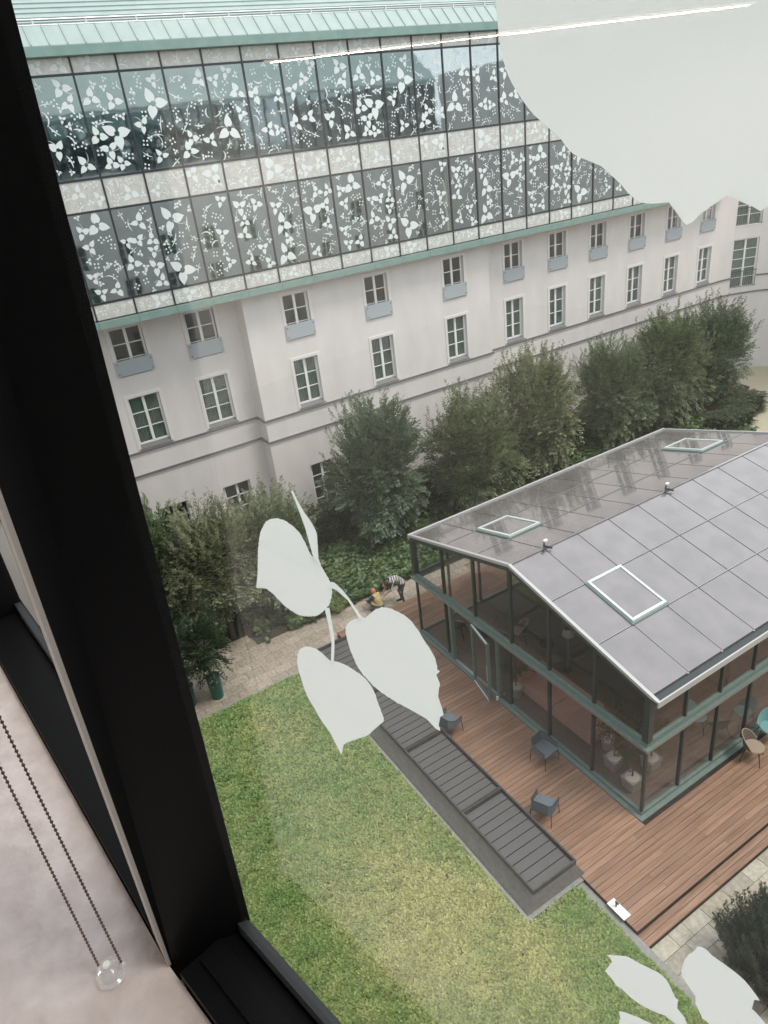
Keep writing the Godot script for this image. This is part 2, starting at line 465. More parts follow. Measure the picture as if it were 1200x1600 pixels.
func build_north_building() -> void:
	var B := thing("hotel_building", "pale plaster hotel wing with leaf-printed glass storey above rows of white casements", "building")
	var w := MB.new()
	# three straight stretches of wall, each set a little differently
	var lowA := [[4.98, 5.72, 6.24, 7.84], [7.92, 5.72, 9.16, 7.84]]
	var upA := [[4.98, 8.72, 6.24, 10.56], [7.98, 8.72, 9.24, 10.56]]
	var grA := [[4.9, .5, 6.2, 2.92], [7.86, .5, 9.14, 2.92]]
	var xb := [11.9, 15.8, 20.0]
	var xc := []
	for x in [23.74, 26.66, 29.53, 32.45, 35.42, 38.36]: xc.append(x * 1.0075)
	var hb := []
	for x in xb:
		hb.append([x - .05, 5.72, x + 1.10, 7.84]); hb.append([x - .05, 8.72, x + 1.10, 10.56]); hb.append([x - .1, .5, x + 1.10, 2.97])
	var hc := []
	for x in xc:
		hc.append([x - .05, 5.72, x + 1.06, 7.84]); hc.append([x - .05, 8.72, x + 1.06, 10.56]); hc.append([x - .05, .5, x + 1.06, 2.97])
	var y1 := 10.95
	wall_holes(w, -9, 10.1, -.32, y1, -28.85, lowA + upA + grA, .3)
	wall_holes(w, 10.1, 22.6, -.32, y1, -28.0, hb, .3)
	wall_holes(w, 22.6, 40.6, -.32, y1, -28.35, hc, .3)
	w.quad(Vector3(10.1, -.32, -28.85), Vector3(10.1, -.32, -28), Vector3(10.1, y1, -28), Vector3(10.1, y1, -28.85))
	w.quad(Vector3(22.6, -.32, -28), Vector3(22.6, -.32, -28.35), Vector3(22.6, y1, -28.35), Vector3(22.6, y1, -28))
	# curved corner
	var R := 5.0
	var cc := Vector3(40.6, 0, -23.35)
	var th := [0.0, 4.0, 8.0, 12.0, 32.0, 40.0, 48.0, 56.0, 64.0, 72.0, 80.0, 90.0]
	for i in th.size() - 1:
		var a0 := deg_to_rad(th[i])
		var a1 := deg_to_rad(th[i + 1])
		var p0 := cc + Vector3(sin(a0), 0, -cos(a0)) * R
		var p1 := cc + Vector3(sin(a1), 0, -cos(a1)) * R
		var ax := (p1 - p0).normalized()
		var L := p0.distance_to(p1)
		var nz := Vector3(-ax.z, 0, ax.x)
		var holes := [[.03, 4.95, L - .03, 7.84], [.03, 8.6, L - .03, 11.4]] if i == 3 else []
		wall_holes(w, 0, L, -.32, 14.0, 0, holes, .25, p0, ax, nz)
		for y in [5.60, 4.62]:
			if i == 3 and y > 5: continue
			var s := MB.new()
			s.beam(p0 + Vector3(0, y, 0) + nz * .03, p1 + Vector3(0, y, 0) + nz * .03, .08, .075)
			part("string_course", s.mesh(), M.lead, B)
		if i == 3:
			for hh in holes:
				casement(B, p0 + ax * .03 + Vector3(0, float(hh[1]), 0) - nz * .12, L - .06, float(hh[3]) - float(hh[1]), 5, true, atan2(nz.x, nz.z))
				var rl := MB.new()
				var rb: Vector3 = p0 + Vector3(0, float(hh[1]), 0) + nz * .04
				rl.beam(rb + Vector3.UP * 1.0, rb + Vector3.UP * 1.0 + ax * L, .03, .03)
				rl.beam(rb + Vector3.UP * .08, rb + Vector3.UP * .08 + ax * L, .03, .03)
				for k in 13: rl.beam(rb + ax * (L * (k + .5) / 13) + Vector3.UP * .08, rb + ax * (L * (k + .5) / 13) + Vector3.UP * 1.0, .012, .012, ax)
				part("window_railing", rl.mesh(), M.chair_leg, B)
	part("wall", w.mesh(), M.plaster, B)
	# string courses of the straight stretches
	for seg in [[-9.0, 10.1, -28.85], [10.04, 22.66, -28.0], [22.66, 40.6, -28.35]]:
		for y in [5.60, 4.62]:
			var s := MB.new()
			s.box(Vector3(seg[0], y - .035, seg[2] - .01), Vector3(seg[1], y + .04, float(seg[2]) + .07))
			part("string_course", s.mesh(), M.lead, B)
			var s2 := MB.new()
			s2.box(Vector3(seg[0], y - .11, seg[2] - .01), Vector3(seg[1], y - .035, float(seg[2]) + .035))
			part("string_moulding", s2.mesh(), M.plaster, B)
	for y in [5.60, 4.62]:
		var s := MB.new()
		s.box(Vector3(10.03, y - .035, -28.78), Vector3(10.1, y + .04, -28.0))
		part("string_course", s.mesh(), M.lead, B)
	# windows
	var cols := []
	for i in 2: cols.append([lowA[i][0], float(lowA[i][2]) - float(lowA[i][0]), -28.85])
	for x in xb: cols.append([x - .05, 1.15, -28.0])
	for x in xc: cols.append([x - .05, 1.11, -28.35])
	for cdat in cols:
		var x: float = cdat[0]
		var ww: float = cdat[1]
		var z: float = cdat[2]
		casement(B, Vector3(x, 5.85, z - .16), ww, 1.99, 3, true)
		casement(B, Vector3(x, 8.72, z - .16), ww, 1.84, 3, false)
		casement(B, Vector3(x, .5, z - .16), ww, 2.42 if z < -28.5 else 2.47, 4, false)
		var sl := MB.new()
		sl.hexa([Vector3(x - .06, 5.70, z + .06), Vector3(x + ww + .06, 5.70, z + .06), Vector3(x + ww + .06, 5.70, z - .16), Vector3(x - .06, 5.70, z - .16), Vector3(x - .06, 5.725, z + .06), Vector3(x + ww + .06, 5.725, z + .06), Vector3(x + ww + .06, 5.848, z - .16), Vector3(x - .06, 5.848, z - .16)])
		part("window_sill", sl.mesh(), M.lead, B)
		var ca := MB.new()
		for yy in [[5.70, 7.84], [8.70, 10.56]]:
			ca.box(Vector3(x - .13, yy[0], z), Vector3(x - .002, float(yy[1]) + .12, z + .025))
			ca.box(Vector3(x + ww + .002, yy[0], z), Vector3(x + ww + .13, float(yy[1]) + .12, z + .025))
			ca.box(Vector3(x - .002, float(yy[1]) + .002, z), Vector3(x + ww + .002, float(yy[1]) + .12, z + .025))
		part("window_surround", ca.mesh(), M.casing, B)
		var pl := MB.new()
		pl.box(Vector3(x - .10, 8.76, z + .055), Vector3(x + ww + .10, 9.36, z + .075))
		var pp := part("balustrade_plate", pl.mesh(), M.plate, B)
		for sx in [-.02, ww + .02]:
			for sy in [8.86, 9.24]:
				var bo := MB.new()
				bo.tube([Vector3(x + sx, sy, z), Vector3(x + sx, sy, z + .095)], .022, .022, 8)
				part("bolt", bo.mesh(), M.bolt, pp)
	# glass storey
	var zg := -27.5
	var pitch := 1.433
	var k0 := -6
	var k1 := 21
	var rows := [[11.18, 11.76, "band_glass"], [11.76, 14.70, "coated_glass"], [14.70, 15.68, "band_glass"], [15.68, 18.65, "coated_glass"], [18.65, 19.14, "band_glass"]]
	var prints := {}
	for ri in rows.size():
		var hh: float = float(rows[ri][1]) - float(rows[ri][0]) - .06
		var vs := []
		for v in 7: vs.append(leaf_print(pitch - .06, hh, 100 * ri + v * 7 + 5, 1.0 if ri % 2 == 1 else ([1.6, 1, 1.2, 1, .8][ri] as float)))
		prints[ri] = vs
		var pm := box_mesh(Vector3(pitch - .05, hh, .02))
		for k in range(k0, k1):
			var x := 10.24 + (k + .5) * pitch
			var g := part("glass_panel", pm, M[rows[ri][2]], B)
			g.position = Vector3(x, (float(rows[ri][0]) + float(rows[ri][1])) / 2, zg)
			part("leaf_print", vs[posmod(k + ri * 3, 7)], M.print, g)
		if ri > 0:
			var hb2 := MB.new()
			hb2.box(Vector3(10.24 + k0 * pitch, float(rows[ri][0]) - .035, zg - .05), Vector3(10.24 + k1 * pitch, float(rows[ri][0]) + .035, zg + .03))
			part("transom", hb2.mesh(), M.mullion, B)
	var mu := box_mesh(Vector3(.055, 7.98, .09))
	for k in range(k0, k1 + 1):
		var m := part("mullion", mu, M.mullion, B)
		m.position = Vector3(10.24 + k * pitch, 15.16, zg + .003)
	var xl := 10.24 + k0 * pitch
	var xr := 10.24 + k1 * pitch
	var gut := box_mesh(Vector3(pitch * 1 - .012, .25, .12))
	for k in range(k0, k1):
		var g := part("gutter_panel", gut, M.copper, B)
		g.position = Vector3(10.24 + (k + .5) * pitch, 11.045, zg + .13)
	var so := MB.new()
	so.box(Vector3(xl, 10.93, -29.4), Vector3(xr, 10.99, zg + .06))
	part("soffit", so.mesh(), M.plaster, B)
	var bk := MB.new()
	bk.box(Vector3(xl, 10.99, -29.0), Vector3(xr, 19.9, zg - .4))
	part("storey_core", bk.mesh(), M.plaster, B)
	# rooms behind the casements: floors, end walls and a back wall
	var rm := MB.new()
	rm.box(Vector3(-9, -.32, -34.2), Vector3(51, 14.2, -34.0))
	for y in [-.30, 3.9, 8.05]: rm.box(Vector3(-9, y, -34), Vector3(51, float(y) + .3, -29.3))
	for x in [-9.2, 10.6, 22.9, 50.8]: rm.box(Vector3(x, -.32, -34), Vector3(float(x) + .2, 14, -29.35))
	rm.box(Vector3(-9, 14.0, -34), Vector3(51, 14.2, -29.3))
	for x in [7.2, 14.2, 18.6, 25.6, 28.6, 31.5, 34.4, 37.4]: rm.box(Vector3(x, -.3, -34), Vector3(float(x) + .15, 11, -29.36))
	part("room_walls", rm.mesh(), M.plaster, B)
	# copper-green eaves roof
	var fa := MB.new()
	fa.box(Vector3(xl, 19.12, -27.6), Vector3(xr, 19.38, -27.1))
	part("fascia", fa.mesh(), M.copper, B)
	var rs := MB.new()
	rs.hexa([Vector3(-.262, -.02, 0), Vector3(.262, -.02, 0), Vector3(.262, .56, -.57), Vector3(-.262, .56, -.57), Vector3(-.262, .01, 0), Vector3(.262, .01, 0), Vector3(.262, .59, -.57), Vector3(-.262, .59, -.57)])
	rs.hexa([Vector3(.256, .01, .001), Vector3(.276, .01, .001), Vector3(.276, .59, -.569), Vector3(.256, .59, -.569), Vector3(.256, .045, .02), Vector3(.276, .045, .02), Vector3(.276, .625, -.55), Vector3(.256, .625, -.55)])
	var rsm := rs.mesh()
	for k in int((xr - xl) / .54):
		var s := part("roof_sheet", rsm, M.roof_sheet, B)
		s.position = Vector3(xl + (k + .5) * .54, 19.395, -27.12)
	var rl := MB.new()
	rl.tube([Vector3(xl, 20.16, -27.86), Vector3(xr, 20.16, -27.86)], .035, .035, 8)
	rl.tube([Vector3(xl, 20.0, -27.72), Vector3(xr, 20.0, -27.72)], .02, .02, 8)
	for k in int((xr - xl) / 1.6): rl.beam(Vector3(xl + k * 1.6 + .4, 19.8, -27.86), Vector3(xl + k * 1.6 + .4, 20.16, -27.86), .06, .06, Vector3.RIGHT)
	part("roof_rail", rl.mesh(), M.steel, B)
	var rd := MB.new()
	rd.box(Vector3(xl, 19.6, -28.6), Vector3(xr, 19.9, -27.75))
	part("gutter_trough", rd.mesh(), M.pavilion_dark, B)
	for k in 12:
		var ur := MB.new()
		var yb := 20.0 + k * .17
		var zb := -28.4 - k * .25
		ur.hexa([Vector3(xl, yb, zb), Vector3(xr, yb, zb), Vector3(xr, yb + .14, zb - .27), Vector3(xl, yb + .14, zb - .27), Vector3(xl, yb + .035, zb + .02), Vector3(xr, yb + .035, zb + .02), Vector3(xr, yb + .175, zb - .25), Vector3(xl, yb + .175, zb - .25)])
		part("roof_course", ur.mesh(), M.roof_sheet, B)
	var ub := MB.new()
	ub.box(Vector3(xl, 19.3, -40), Vector3(xr, 19.95, -28.5))
	part("roof_base", ub.mesh(), M.pavilion_dark, B)

func build_other_wings() -> void:
	# the east wing and the wing opposite, which the glass storey mirrors
	var E := thing("hotel_building", "pale plaster wing running on from the curved corner past the hedges", "building", Vector3(45.6, 0, -23.35))
	var b := MB.new()
	wall_holes(b, 0, 31, -.32, 20, 0, [], .3, Vector3.ZERO, Vector3(0, 0, 1), Vector3(-1, 0, 0), true)
	part("wall", b.mesh(), M.plaster, E)
	var S := thing("hotel_building", "grey-lit plaster wing with casements, mirrored in the glass storey", "building", Vector3(0, 0, 8))
	var s := MB.new()
	var holes := []
	for k in 11:
		for y in [1.0, 5.72, 8.72, 13.0]: holes.append([4.0 + k * 3.6, y, 5.2 + k * 3.6, float(y) + 1.9])
	wall_holes(s, 1.8, 45.6, -.32, 15.2, 0, holes, .25, Vector3(47.4, 0, 0), Vector3(-1, 0, 0), Vector3(0, 0, -1), true)
	s.box(Vector3(1.8, 15.2, .1), Vector3(45.6, 15.4, 2))
	part("wall", s.mesh(), M.plaster, S)
	for h in holes:
		casement(S, Vector3(47.4 - float(h[0]), h[1], .16), 1.2, 1.9, 3, true, PI)
	var up := MB.new()
	up.box(Vector3(1.8, 15.4, .3), Vector3(45.6, 19.4, .6))
	part("glazed_storey", up.mesh(), M.coated_glass, S)
	for k in 30:
		var mm := MB.new(); mm.box(Vector3(2.0 + k * 1.45, 15.4, .2), Vector3(2.12 + k * 1.45, 19.4, .298)); part("mullion", mm.mesh(), M.mullion, S)
	for k in 14:
		var lp2 := part("leaf_print", leaf_print(2.6, 3.8, 900 + k, .4), M.print, S)
		lp2.position = Vector3(3.5 + k * 3.0, 17.4, .28); lp2.rotation.y = PI
	var ro := MB.new()
	ro.hexa([Vector3(1.8, 19.4, -.1), Vector3(45.6, 19.4, -.1), Vector3(45.6, 22.4, 4), Vector3(1.8, 22.4, 4), Vector3(1.8, 19.65, -.1), Vector3(45.6, 19.65, -.1), Vector3(45.6, 22.65, 4), Vector3(1.8, 22.65, 4)])
	part("roof", ro.mesh(), M.roof_sheet, S)

# ------------------------------------------------------------------ the room
var W := Vector3(-0.21644, 0, -0.976296)
var N := Vector3(0.976296, 0, -0.21644)
func rp(w: float, h: float, n: float) -> Vector3: return CAM + W * w + Vector3.UP * h + N * n
func rbox(b: MB, w0: float, w1: float, h0: float, h1: float, n0: float, n1: float) -> void:
	b.hexa([rp(w0, h0, n0), rp(w1, h0, n0), rp(w1, h0, n1), rp(w0, h0, n1), rp(w0, h1, n0), rp(w1, h1, n0), rp(w1, h1, n1), rp(w0, h1, n1)])
func lp(l: float, h: float, n: float) -> Vector3:   # the facet of the wall beyond the mullion, turned by 5 degrees
	var t := deg_to_rad(5.0)
	return rp(.60 + cos(t) * l - sin(t) * n, h, .10 + sin(t) * l + cos(t) * n)
func lbox(b: MB, w0: float, w1: float, h0: float, h1: float, n0: float, n1: float) -> void:
	b.hexa([lp(w0, h0, n0), lp(w1, h0, n0), lp(w1, h0, n1), lp(w0, h0, n1), lp(w0, h1, n0), lp(w1, h1, n0), lp(w1, h1, n1), lp(w0, h1, n1)])
func film_mesh(px: Array, n: float, _thick: float, serr: float, sd: int) -> ArrayMesh:
	# an outline traced on the window pane, laid on the plane of the pane
	var r := RandomNumberGenerator.new(); r.seed = sd
	var pts := PackedVector2Array()
	var raw := []
	for p in px:
		var d := ray(p.x, p.y)
		var t := n / d.dot(N)
		var P := d * t
		raw.append(Vector2(P.dot(W), P.y))
	var m := raw.size()
	for i in m:
		var a: Vector2 = raw[i]
		var b2: Vector2 = raw[(i + 1) % m]
		var pre: Vector2 = raw[(i + m - 1) % m]
		var post: Vector2 = raw[(i + 2) % m]
		# keep the sharp tips, round the rest
		if (a - pre).normalized().dot((b2 - a).normalized()) < .45: pre = a - (b2 - a) * .6
		if (b2 - a).normalized().dot((post - b2).normalized()) < .45: post = b2 + (b2 - a) * .6
		var steps := clampi(int(a.distance_to(b2) / .0016), 2, 24)
		for k in steps:
			var q := a.cubic_interpolate(b2, pre, post, float(k) / steps)
			if serr > 0 and k > 0: q += (b2 - a).orthogonal().normalized() * (serr * ((1.0 if k % 2 == 0 else -.6) * r.randf_range(.2, 1.0)))
			pts.append(q)
	var idx := Geometry2D.triangulate_polygon(pts)
	var b := MB.new()
	var f := func(q: Vector2, nn: float) -> Vector3: return rp(q.x, q.y, nn)
	for i in range(0, idx.size(), 3): b.trih(f.call(pts[idx[i]], n), f.call(pts[idx[i + 1]], n), f.call(pts[idx[i + 2]], n), -N)
	return b.mesh()
func zpts(ox: float, oy: float, s: float, a: Array) -> Array:
	var o := []
	for i in range(0, a.size(), 2): o.append(Vector2(ox + a[i] / s, oy + a[i + 1] / s))
	return o

func build_room() -> void:
	var b := MB.new()
	rbox(b, -3.0, 4.4, -1.60, -1.55, -5.2, .17)
	struct("room_floor", b.mesh(), M.concrete)
	b = MB.new()
	rbox(b, -3.0, 4.4, 1.15, 1.25, -5.2, .30)
	struct("room_ceiling", b.mesh(), M.room_paint)
	b = MB.new(); rbox(b, -3.1, 4.5, -1.55, 1.15, -5.3, -5.2); struct("room_wall_back", b.mesh(), M.room_paint)
	b = MB.new(); rbox(b, -3.1, -3.0, -1.55, 1.15, -5.2, .2); struct("room_wall_near", b.mesh(), M.room_paint)
	b = MB.new(); rbox(b, 4.4, 4.5, -1.55, 1.15, -5.2, .5); struct("room_wall_far", b.mesh(), M.room_paint)
	# parapet below the windows: plaster sill with thickness
	b = MB.new()
	var A := [rp(-3, -.82, -.38), rp(4.4, -.82, -.38), lp(3.75, -.82, 0), rp(.60, -.82, .10), rp(-3, -.82, .10)]
	for i in range(1, 4): b.trih(A[0], A[i + 1], A[i], Vector3.UP)
	for i in 5:
		var j := (i + 1) % 5
		b.quad(A[i], A[j], A[j] + Vector3(0, -.73, 0), A[i] + Vector3(0, -.73, 0))
	struct("room_sill", b.mesh(), M.sill)
	# outer wall of our own wing, below and above the windows
	var O := thing("hotel_building", "plaster wing that carries the window with the leaf film", "building")
	b = MB.new()
	rbox(b, -9, .58, -16.3, -.86, .10, .194)
	lbox(b, .01, 34, -16.3, -.86, 0, .094)
	rbox(b, -9, .58, 1.02, 4.0, .10, .194)
	lbox(b, .01, 34, 1.02, 4.0, 0, .094)
	rbox(b, -9, -3.0, -.86, 1.02, .10, .194)
	lbox(b, 3.8, 34, -.86, 1.02, 0, .094)
	rbox(b, -9, 36, -16.3, 4.0, -6.0, -5.6)
	rbox(b, -9, 36, 3.9, 4.05, -6.0, .0)
	part("wall", b.mesh(), M.plaster, O)
	# windows
	var win := thing("window_frame", "black metal window frame standing on the pink plaster sill", "window", Vector3.ZERO)
	b = MB.new(); rbox(b, -3, .56, -.862, -.802, .102, .172); rbox(b, -3, .55, -.81, -.796, .125, .155); part("bottom_rail", b.mesh(), M.window_frame, win)
	b = MB.new(); rbox(b, -3, .55, -.862, -.782, .1745, .186); part("gasket", b.mesh(), M.gasket, win)
	b = MB.new(); rbox(b, -3, .56, -.862, -.832, .188, .198); part("outer_sill", b.mesh(), M.gasket, win)
	b = MB.new(); rbox(b, -3, .47, .98, 1.05, .102, .19); part("top_rail", b.mesh(), M.window_frame, win)
	b = MB.new()
	b.quad(rp(-3, -.80, .18), rp(.56, -.80, .18), rp(.56, 1.0, .18), rp(-3, 1.0, .18))
	part("pane", b.mesh(), M.room_glass, win)
	# mullion, slightly raked, its room-side edge a pale cover strip
	b = MB.new()
	var base := [Vector3(.588, .103, -.15), Vector3(.541, .187, -.095), Vector3(.60, .205, -.10), Vector3(.66, .112, -.14)]
	var q := []
	for h in [-.86, 1.10]:
		for p in base: q.append(rp(p.x + p.z * (h + .82), h, p.y))
	b.hexa(q)
	part("mullion", b.mesh(), M.window_frame, win)
	b = MB.new(); q = []
	for h in [-.82, 1.08]:
		for p in [Vector2(.5885, .0985), Vector2(.5885, .1025), Vector2(.628, .1085), Vector2(.628, .1045)]: q.append(rp(p.x - .15 * (h + .82), h, p.y))
	b.hexa(q)
	part("cover_strip", b.mesh(), M.frame_edge, win)
	var win2 := thing("window_frame", "neighbouring window beyond the black mullion with a blue-black glossy bottom rail", "window", Vector3.ZERO)
	b = MB.new(); lbox(b, .02, 3.7, -.862, -.802, .002, .072); part("bottom_rail", b.mesh(), M.window_frame, win2)
	b = MB.new(); lbox(b, .02, 3.7, -.862, -.782, .0745, .086); part("gasket", b.mesh(), M.gasket, win2)
	b = MB.new(); lbox(b, .02, 3.7, -.862, -.832, .088, .098); part("outer_sill", b.mesh(), M.gasket, win2)
	b = MB.new(); lbox(b, .9, 1.0, -.80, 1.0, .004, .088); part("mullion", b.mesh(), M.window_frame, win2)
	b = MB.new(); lbox(b, -.2, 3.7, 1.0, 1.05, .002, .09); part("top_rail", b.mesh(), M.window_frame, win2)
	b = MB.new(); b.quad(lp(.0, -.80, .08), lp(3.7, -.80, .08), lp(3.7, 1.0, .08), lp(.0, 1.0, .08)); part("pane", b.mesh(), M.room_glass, win2)
	# white leaf film on the pane
	var fz := .1815
	var th := .0008
	var s1 := thing("leaf_film", "sprig of three white translucent film leaves hanging from thin stems on the pane", "window film")
	part("leaf", film_mesh(zpts(380, 740, 3.529, [170, 248, 130, 262, 105, 300, 90, 350, 82, 420, 80, 500, 82, 570, 72, 630, 110, 630, 150, 650, 190, 690, 230, 730, 280, 765, 330, 785, 400, 785, 440, 760, 475, 720, 490, 660, 480, 600, 455, 555, 430, 510, 415, 490, 390, 478, 375, 455, 350, 400, 320, 340, 280, 295, 230, 260, 200, 250]), fz, th, .00042, 1), M.film, s1)
	part("leaf", film_mesh(zpts(380, 740, 3.529, [620, 800, 690, 790, 740, 745, 790, 738, 850, 760, 900, 790, 940, 830, 975, 880, 1000, 925, 1035, 975, 1060, 1020, 1070, 1080, 1085, 1090, 1065, 1110, 1085, 1170, 1070, 1200, 1080, 1260, 1105, 1330, 1075, 1345, 1085, 1420, 1060, 1405, 1020, 1360, 940, 1310, 880, 1280, 820, 1245, 740, 1190, 690, 1140, 640, 1080, 605, 1010, 580, 940, 565, 870, 575, 830]), fz, th, .00042, 2), M.film, s1)
	part("leaf", film_mesh(zpts(380, 740, 3.529, [350, 955, 310, 975, 298, 1020, 305, 1080, 325, 1150, 350, 1220, 390, 1290, 430, 1360, 480, 1430, 510, 1490, 535, 1540, 545, 1540, 560, 1490, 620, 1465, 690, 1440, 715, 1415, 740, 1390, 775, 1360, 760, 1310, 735, 1240, 725, 1210, 690, 1150, 650, 1110, 590, 1070, 540, 1045, 505, 1035, 470, 1025, 440, 995, 400, 965]), fz, th, .00042, 3), M.film, s1)
	part("stem", film_mesh(zpts(380, 740, 3.529, [262, 95, 275, 95, 320, 190, 370, 260, 405, 330, 408, 400, 415, 470, 430, 505, 395, 475, 380, 440, 362, 360, 328, 262, 298, 180]), fz + .0008, th, 0, 4), M.film, s1)
	part("stem", film_mesh(zpts(380, 740, 3.529, [480, 600, 500, 600, 550, 645, 600, 710, 635, 765, 665, 805, 640, 800, 600, 735, 550, 665, 485, 630]), fz + .0008, th, 0, 5), M.film, s1)
	part("stem", film_mesh(zpts(380, 740, 3.529, [452, 750, 475, 740, 490, 830, 503, 920, 498, 1040, 483, 1040, 487, 920, 472, 840]), fz + .0008, th, 0, 6), M.film, s1)
	var s2 := thing("leaf_film", "cluster of white film leaves over the stone slabs and conifer on the pane's lower part", "window film")
	part("leaf", film_mesh(zpts(920, 1440, 4.286, [120, 222, 200, 228, 270, 240, 330, 275, 400, 310, 470, 345, 520, 390, 548, 440, 560, 490, 600, 525, 592, 580, 640, 640, 660, 700, 690, 760, 640, 760, 585, 680, 510, 630, 420, 595, 330, 545, 270, 500, 220, 450, 185, 430, 160, 390, 108, 330, 135, 300, 160, 260]), fz, th, .0002, 7), M.film, s2)
	part("leaf", film_mesh(zpts(920, 1440, 4.286, [650, 245, 700, 200, 740, 165, 790, 190, 830, 230, 900, 280, 970, 330, 1040, 390, 1090, 450, 1145, 530, 1080, 525, 1075, 560, 1120, 610, 1180, 680, 1250, 800, 900, 820, 820, 686, 760, 650, 740, 600, 715, 550, 715, 500, 680, 450, 640, 390, 620, 350]), fz, th, .0002, 8), M.film, s2)
	part("leaf", film_mesh(zpts(920, 1440, 4.286, [205, 600, 290, 625, 380, 665, 450, 700, 470, 790, 190, 790, 200, 690, 212, 640]), fz, th, .0002, 9), M.film, s2)
	var s3 := part("leaf_film", film_mesh(zpts(0, 0, 1.0, [775, 0, 778, 40, 783, 80, 795, 120, 812, 150, 835, 180, 870, 210, 895, 240, 930, 255, 955, 270, 985, 305, 1010, 318, 1055, 318, 1068, 348, 1080, 348, 1105, 325, 1145, 300, 1185, 328, 1200, 322, 1330, 270, 1420, 60, 1380, -200, 1200, -330, 950, -300, 800, -150, 770, -60]), fz, th, 0, 10), M.film, self)
	tag(s3, "huge cream film leaf on the pane covering the end of the glass storey", "window film")
	# blind chain and its holder
	var ch := thing("blind_chain", "loop of brown bead chain held down on the plaster sill", "blind chain")
	var d := ray(168, 1510)
	var foot := CAM + d * (.80 / -d.y)
	var beads := MB.new()
	var cord := MB.new()
	for s in 2:
		var a := CAM + ray(151 if s == 0 else 186, 1503 if s == 0 else 1497) * (.80 / -d.y)
		a.y = CAM.y - .80
		var top := CAM + ray(-60 if s == 0 else -45, 905) * ((CAM + W * .0 - foot).length() * .62 / ray(-55, 905).length())
		var lean2 := Vector3(0, 1.0, 0) + (W * (.02 if s == 0 else -.02)) * .0
		var up := foot + Vector3(0, 1.0, 0) + W * .0
		var n := 165
		for i in n:
			var p := a.lerp(up + (a - foot) * .45, float(i) / n)
			for k in 1:
				var oc := [Vector3.RIGHT, Vector3.LEFT, Vector3.UP, Vector3.DOWN, Vector3.BACK, Vector3.FORWARD]
				beads.lathe(p, [Vector2(.0001, -.0018), Vector2(.0015, -.001), Vector2(.0018, 0), Vector2(.0015, .001), Vector2(.0001, .0018)], 8)
		cord.tube([a, up + (a - foot) * .45], .0007, .0007, 6)
	part("beads", beads.mesh(), M.chain, ch)
	part("cord", cord.mesh(), M.chain, ch)
	var hd := thing("chain_holder", "clear plastic chain holder fixed to the plaster sill", "chain holder", foot + Vector3(0, -.02, 0))
	b = MB.new(); b.lathe(Vector3.ZERO, [Vector2(0, .001), Vector2(.017, .001), Vector2(.017, .005), Vector2(.0135, .007)], 24); part("base", b.mesh(), M.clear_plastic, hd)
	b = MB.new(); b.lathe(Vector3.ZERO, [Vector2(.0135, .007), Vector2(.014, .013), Vector2(.012, .019), Vector2(.008, .022), Vector2(0, .0225)], 24); part("wheel", b.mesh(), M.clear_plastic, hd)
	b = MB.new(); b.lathe(Vector3.ZERO, [Vector2(.0, .025), Vector2(.004, .025), Vector2(.005, .0228)], 16); part("screw_cap", b.mesh(), M.white_paint, hd)
	# linear lamp whose reflection crosses the pane
	var lp0 := rp(2.0, .42, -4.6)
	var lp1 := rp(3.67, .42, -2.4)
	var la := thing("linear_lamp", "thin linear lamp hung in the room, seen as a line in the pane", "lamp")
	b = MB.new(); b.beam(lp0, lp1, .04, .03); part("lamp_body", b.mesh(), M.window_frame, la)
	b = MB.new(); b.beam(lp0 - Vector3(0, .02, 0), lp1 - Vector3(0, .02, 0), .022, .008); part("diffuser", b.mesh(), M.led, la)
	for t in [.15, .85]:
		b = MB.new(); b.tube([lp0.lerp(lp1, t) + Vector3(0, .015, 0), lp0.lerp(lp1, t) + Vector3(0, .73, 0)], .003, .003, 6); part("wire", b.mesh(), M.window_frame, la)
	var al := AreaLight3D.new()
	al.name = "lamp_light"
	al.area_size = Vector2(2.7, .04)
	al.light_color = Color(1, .96, .91); al.light_energy = 7.5
	al.shadow_enabled = true
	la.add_child(al)
	al.global_position = lp0.lerp(lp1, .5) - Vector3(0, .03, 0)
	var xax := (lp1 - lp0).normalized()
	al.global_basis = Basis(xax, xax.cross(Vector3.UP).normalized() * -1.0, Vector3.UP).orthonormalized()

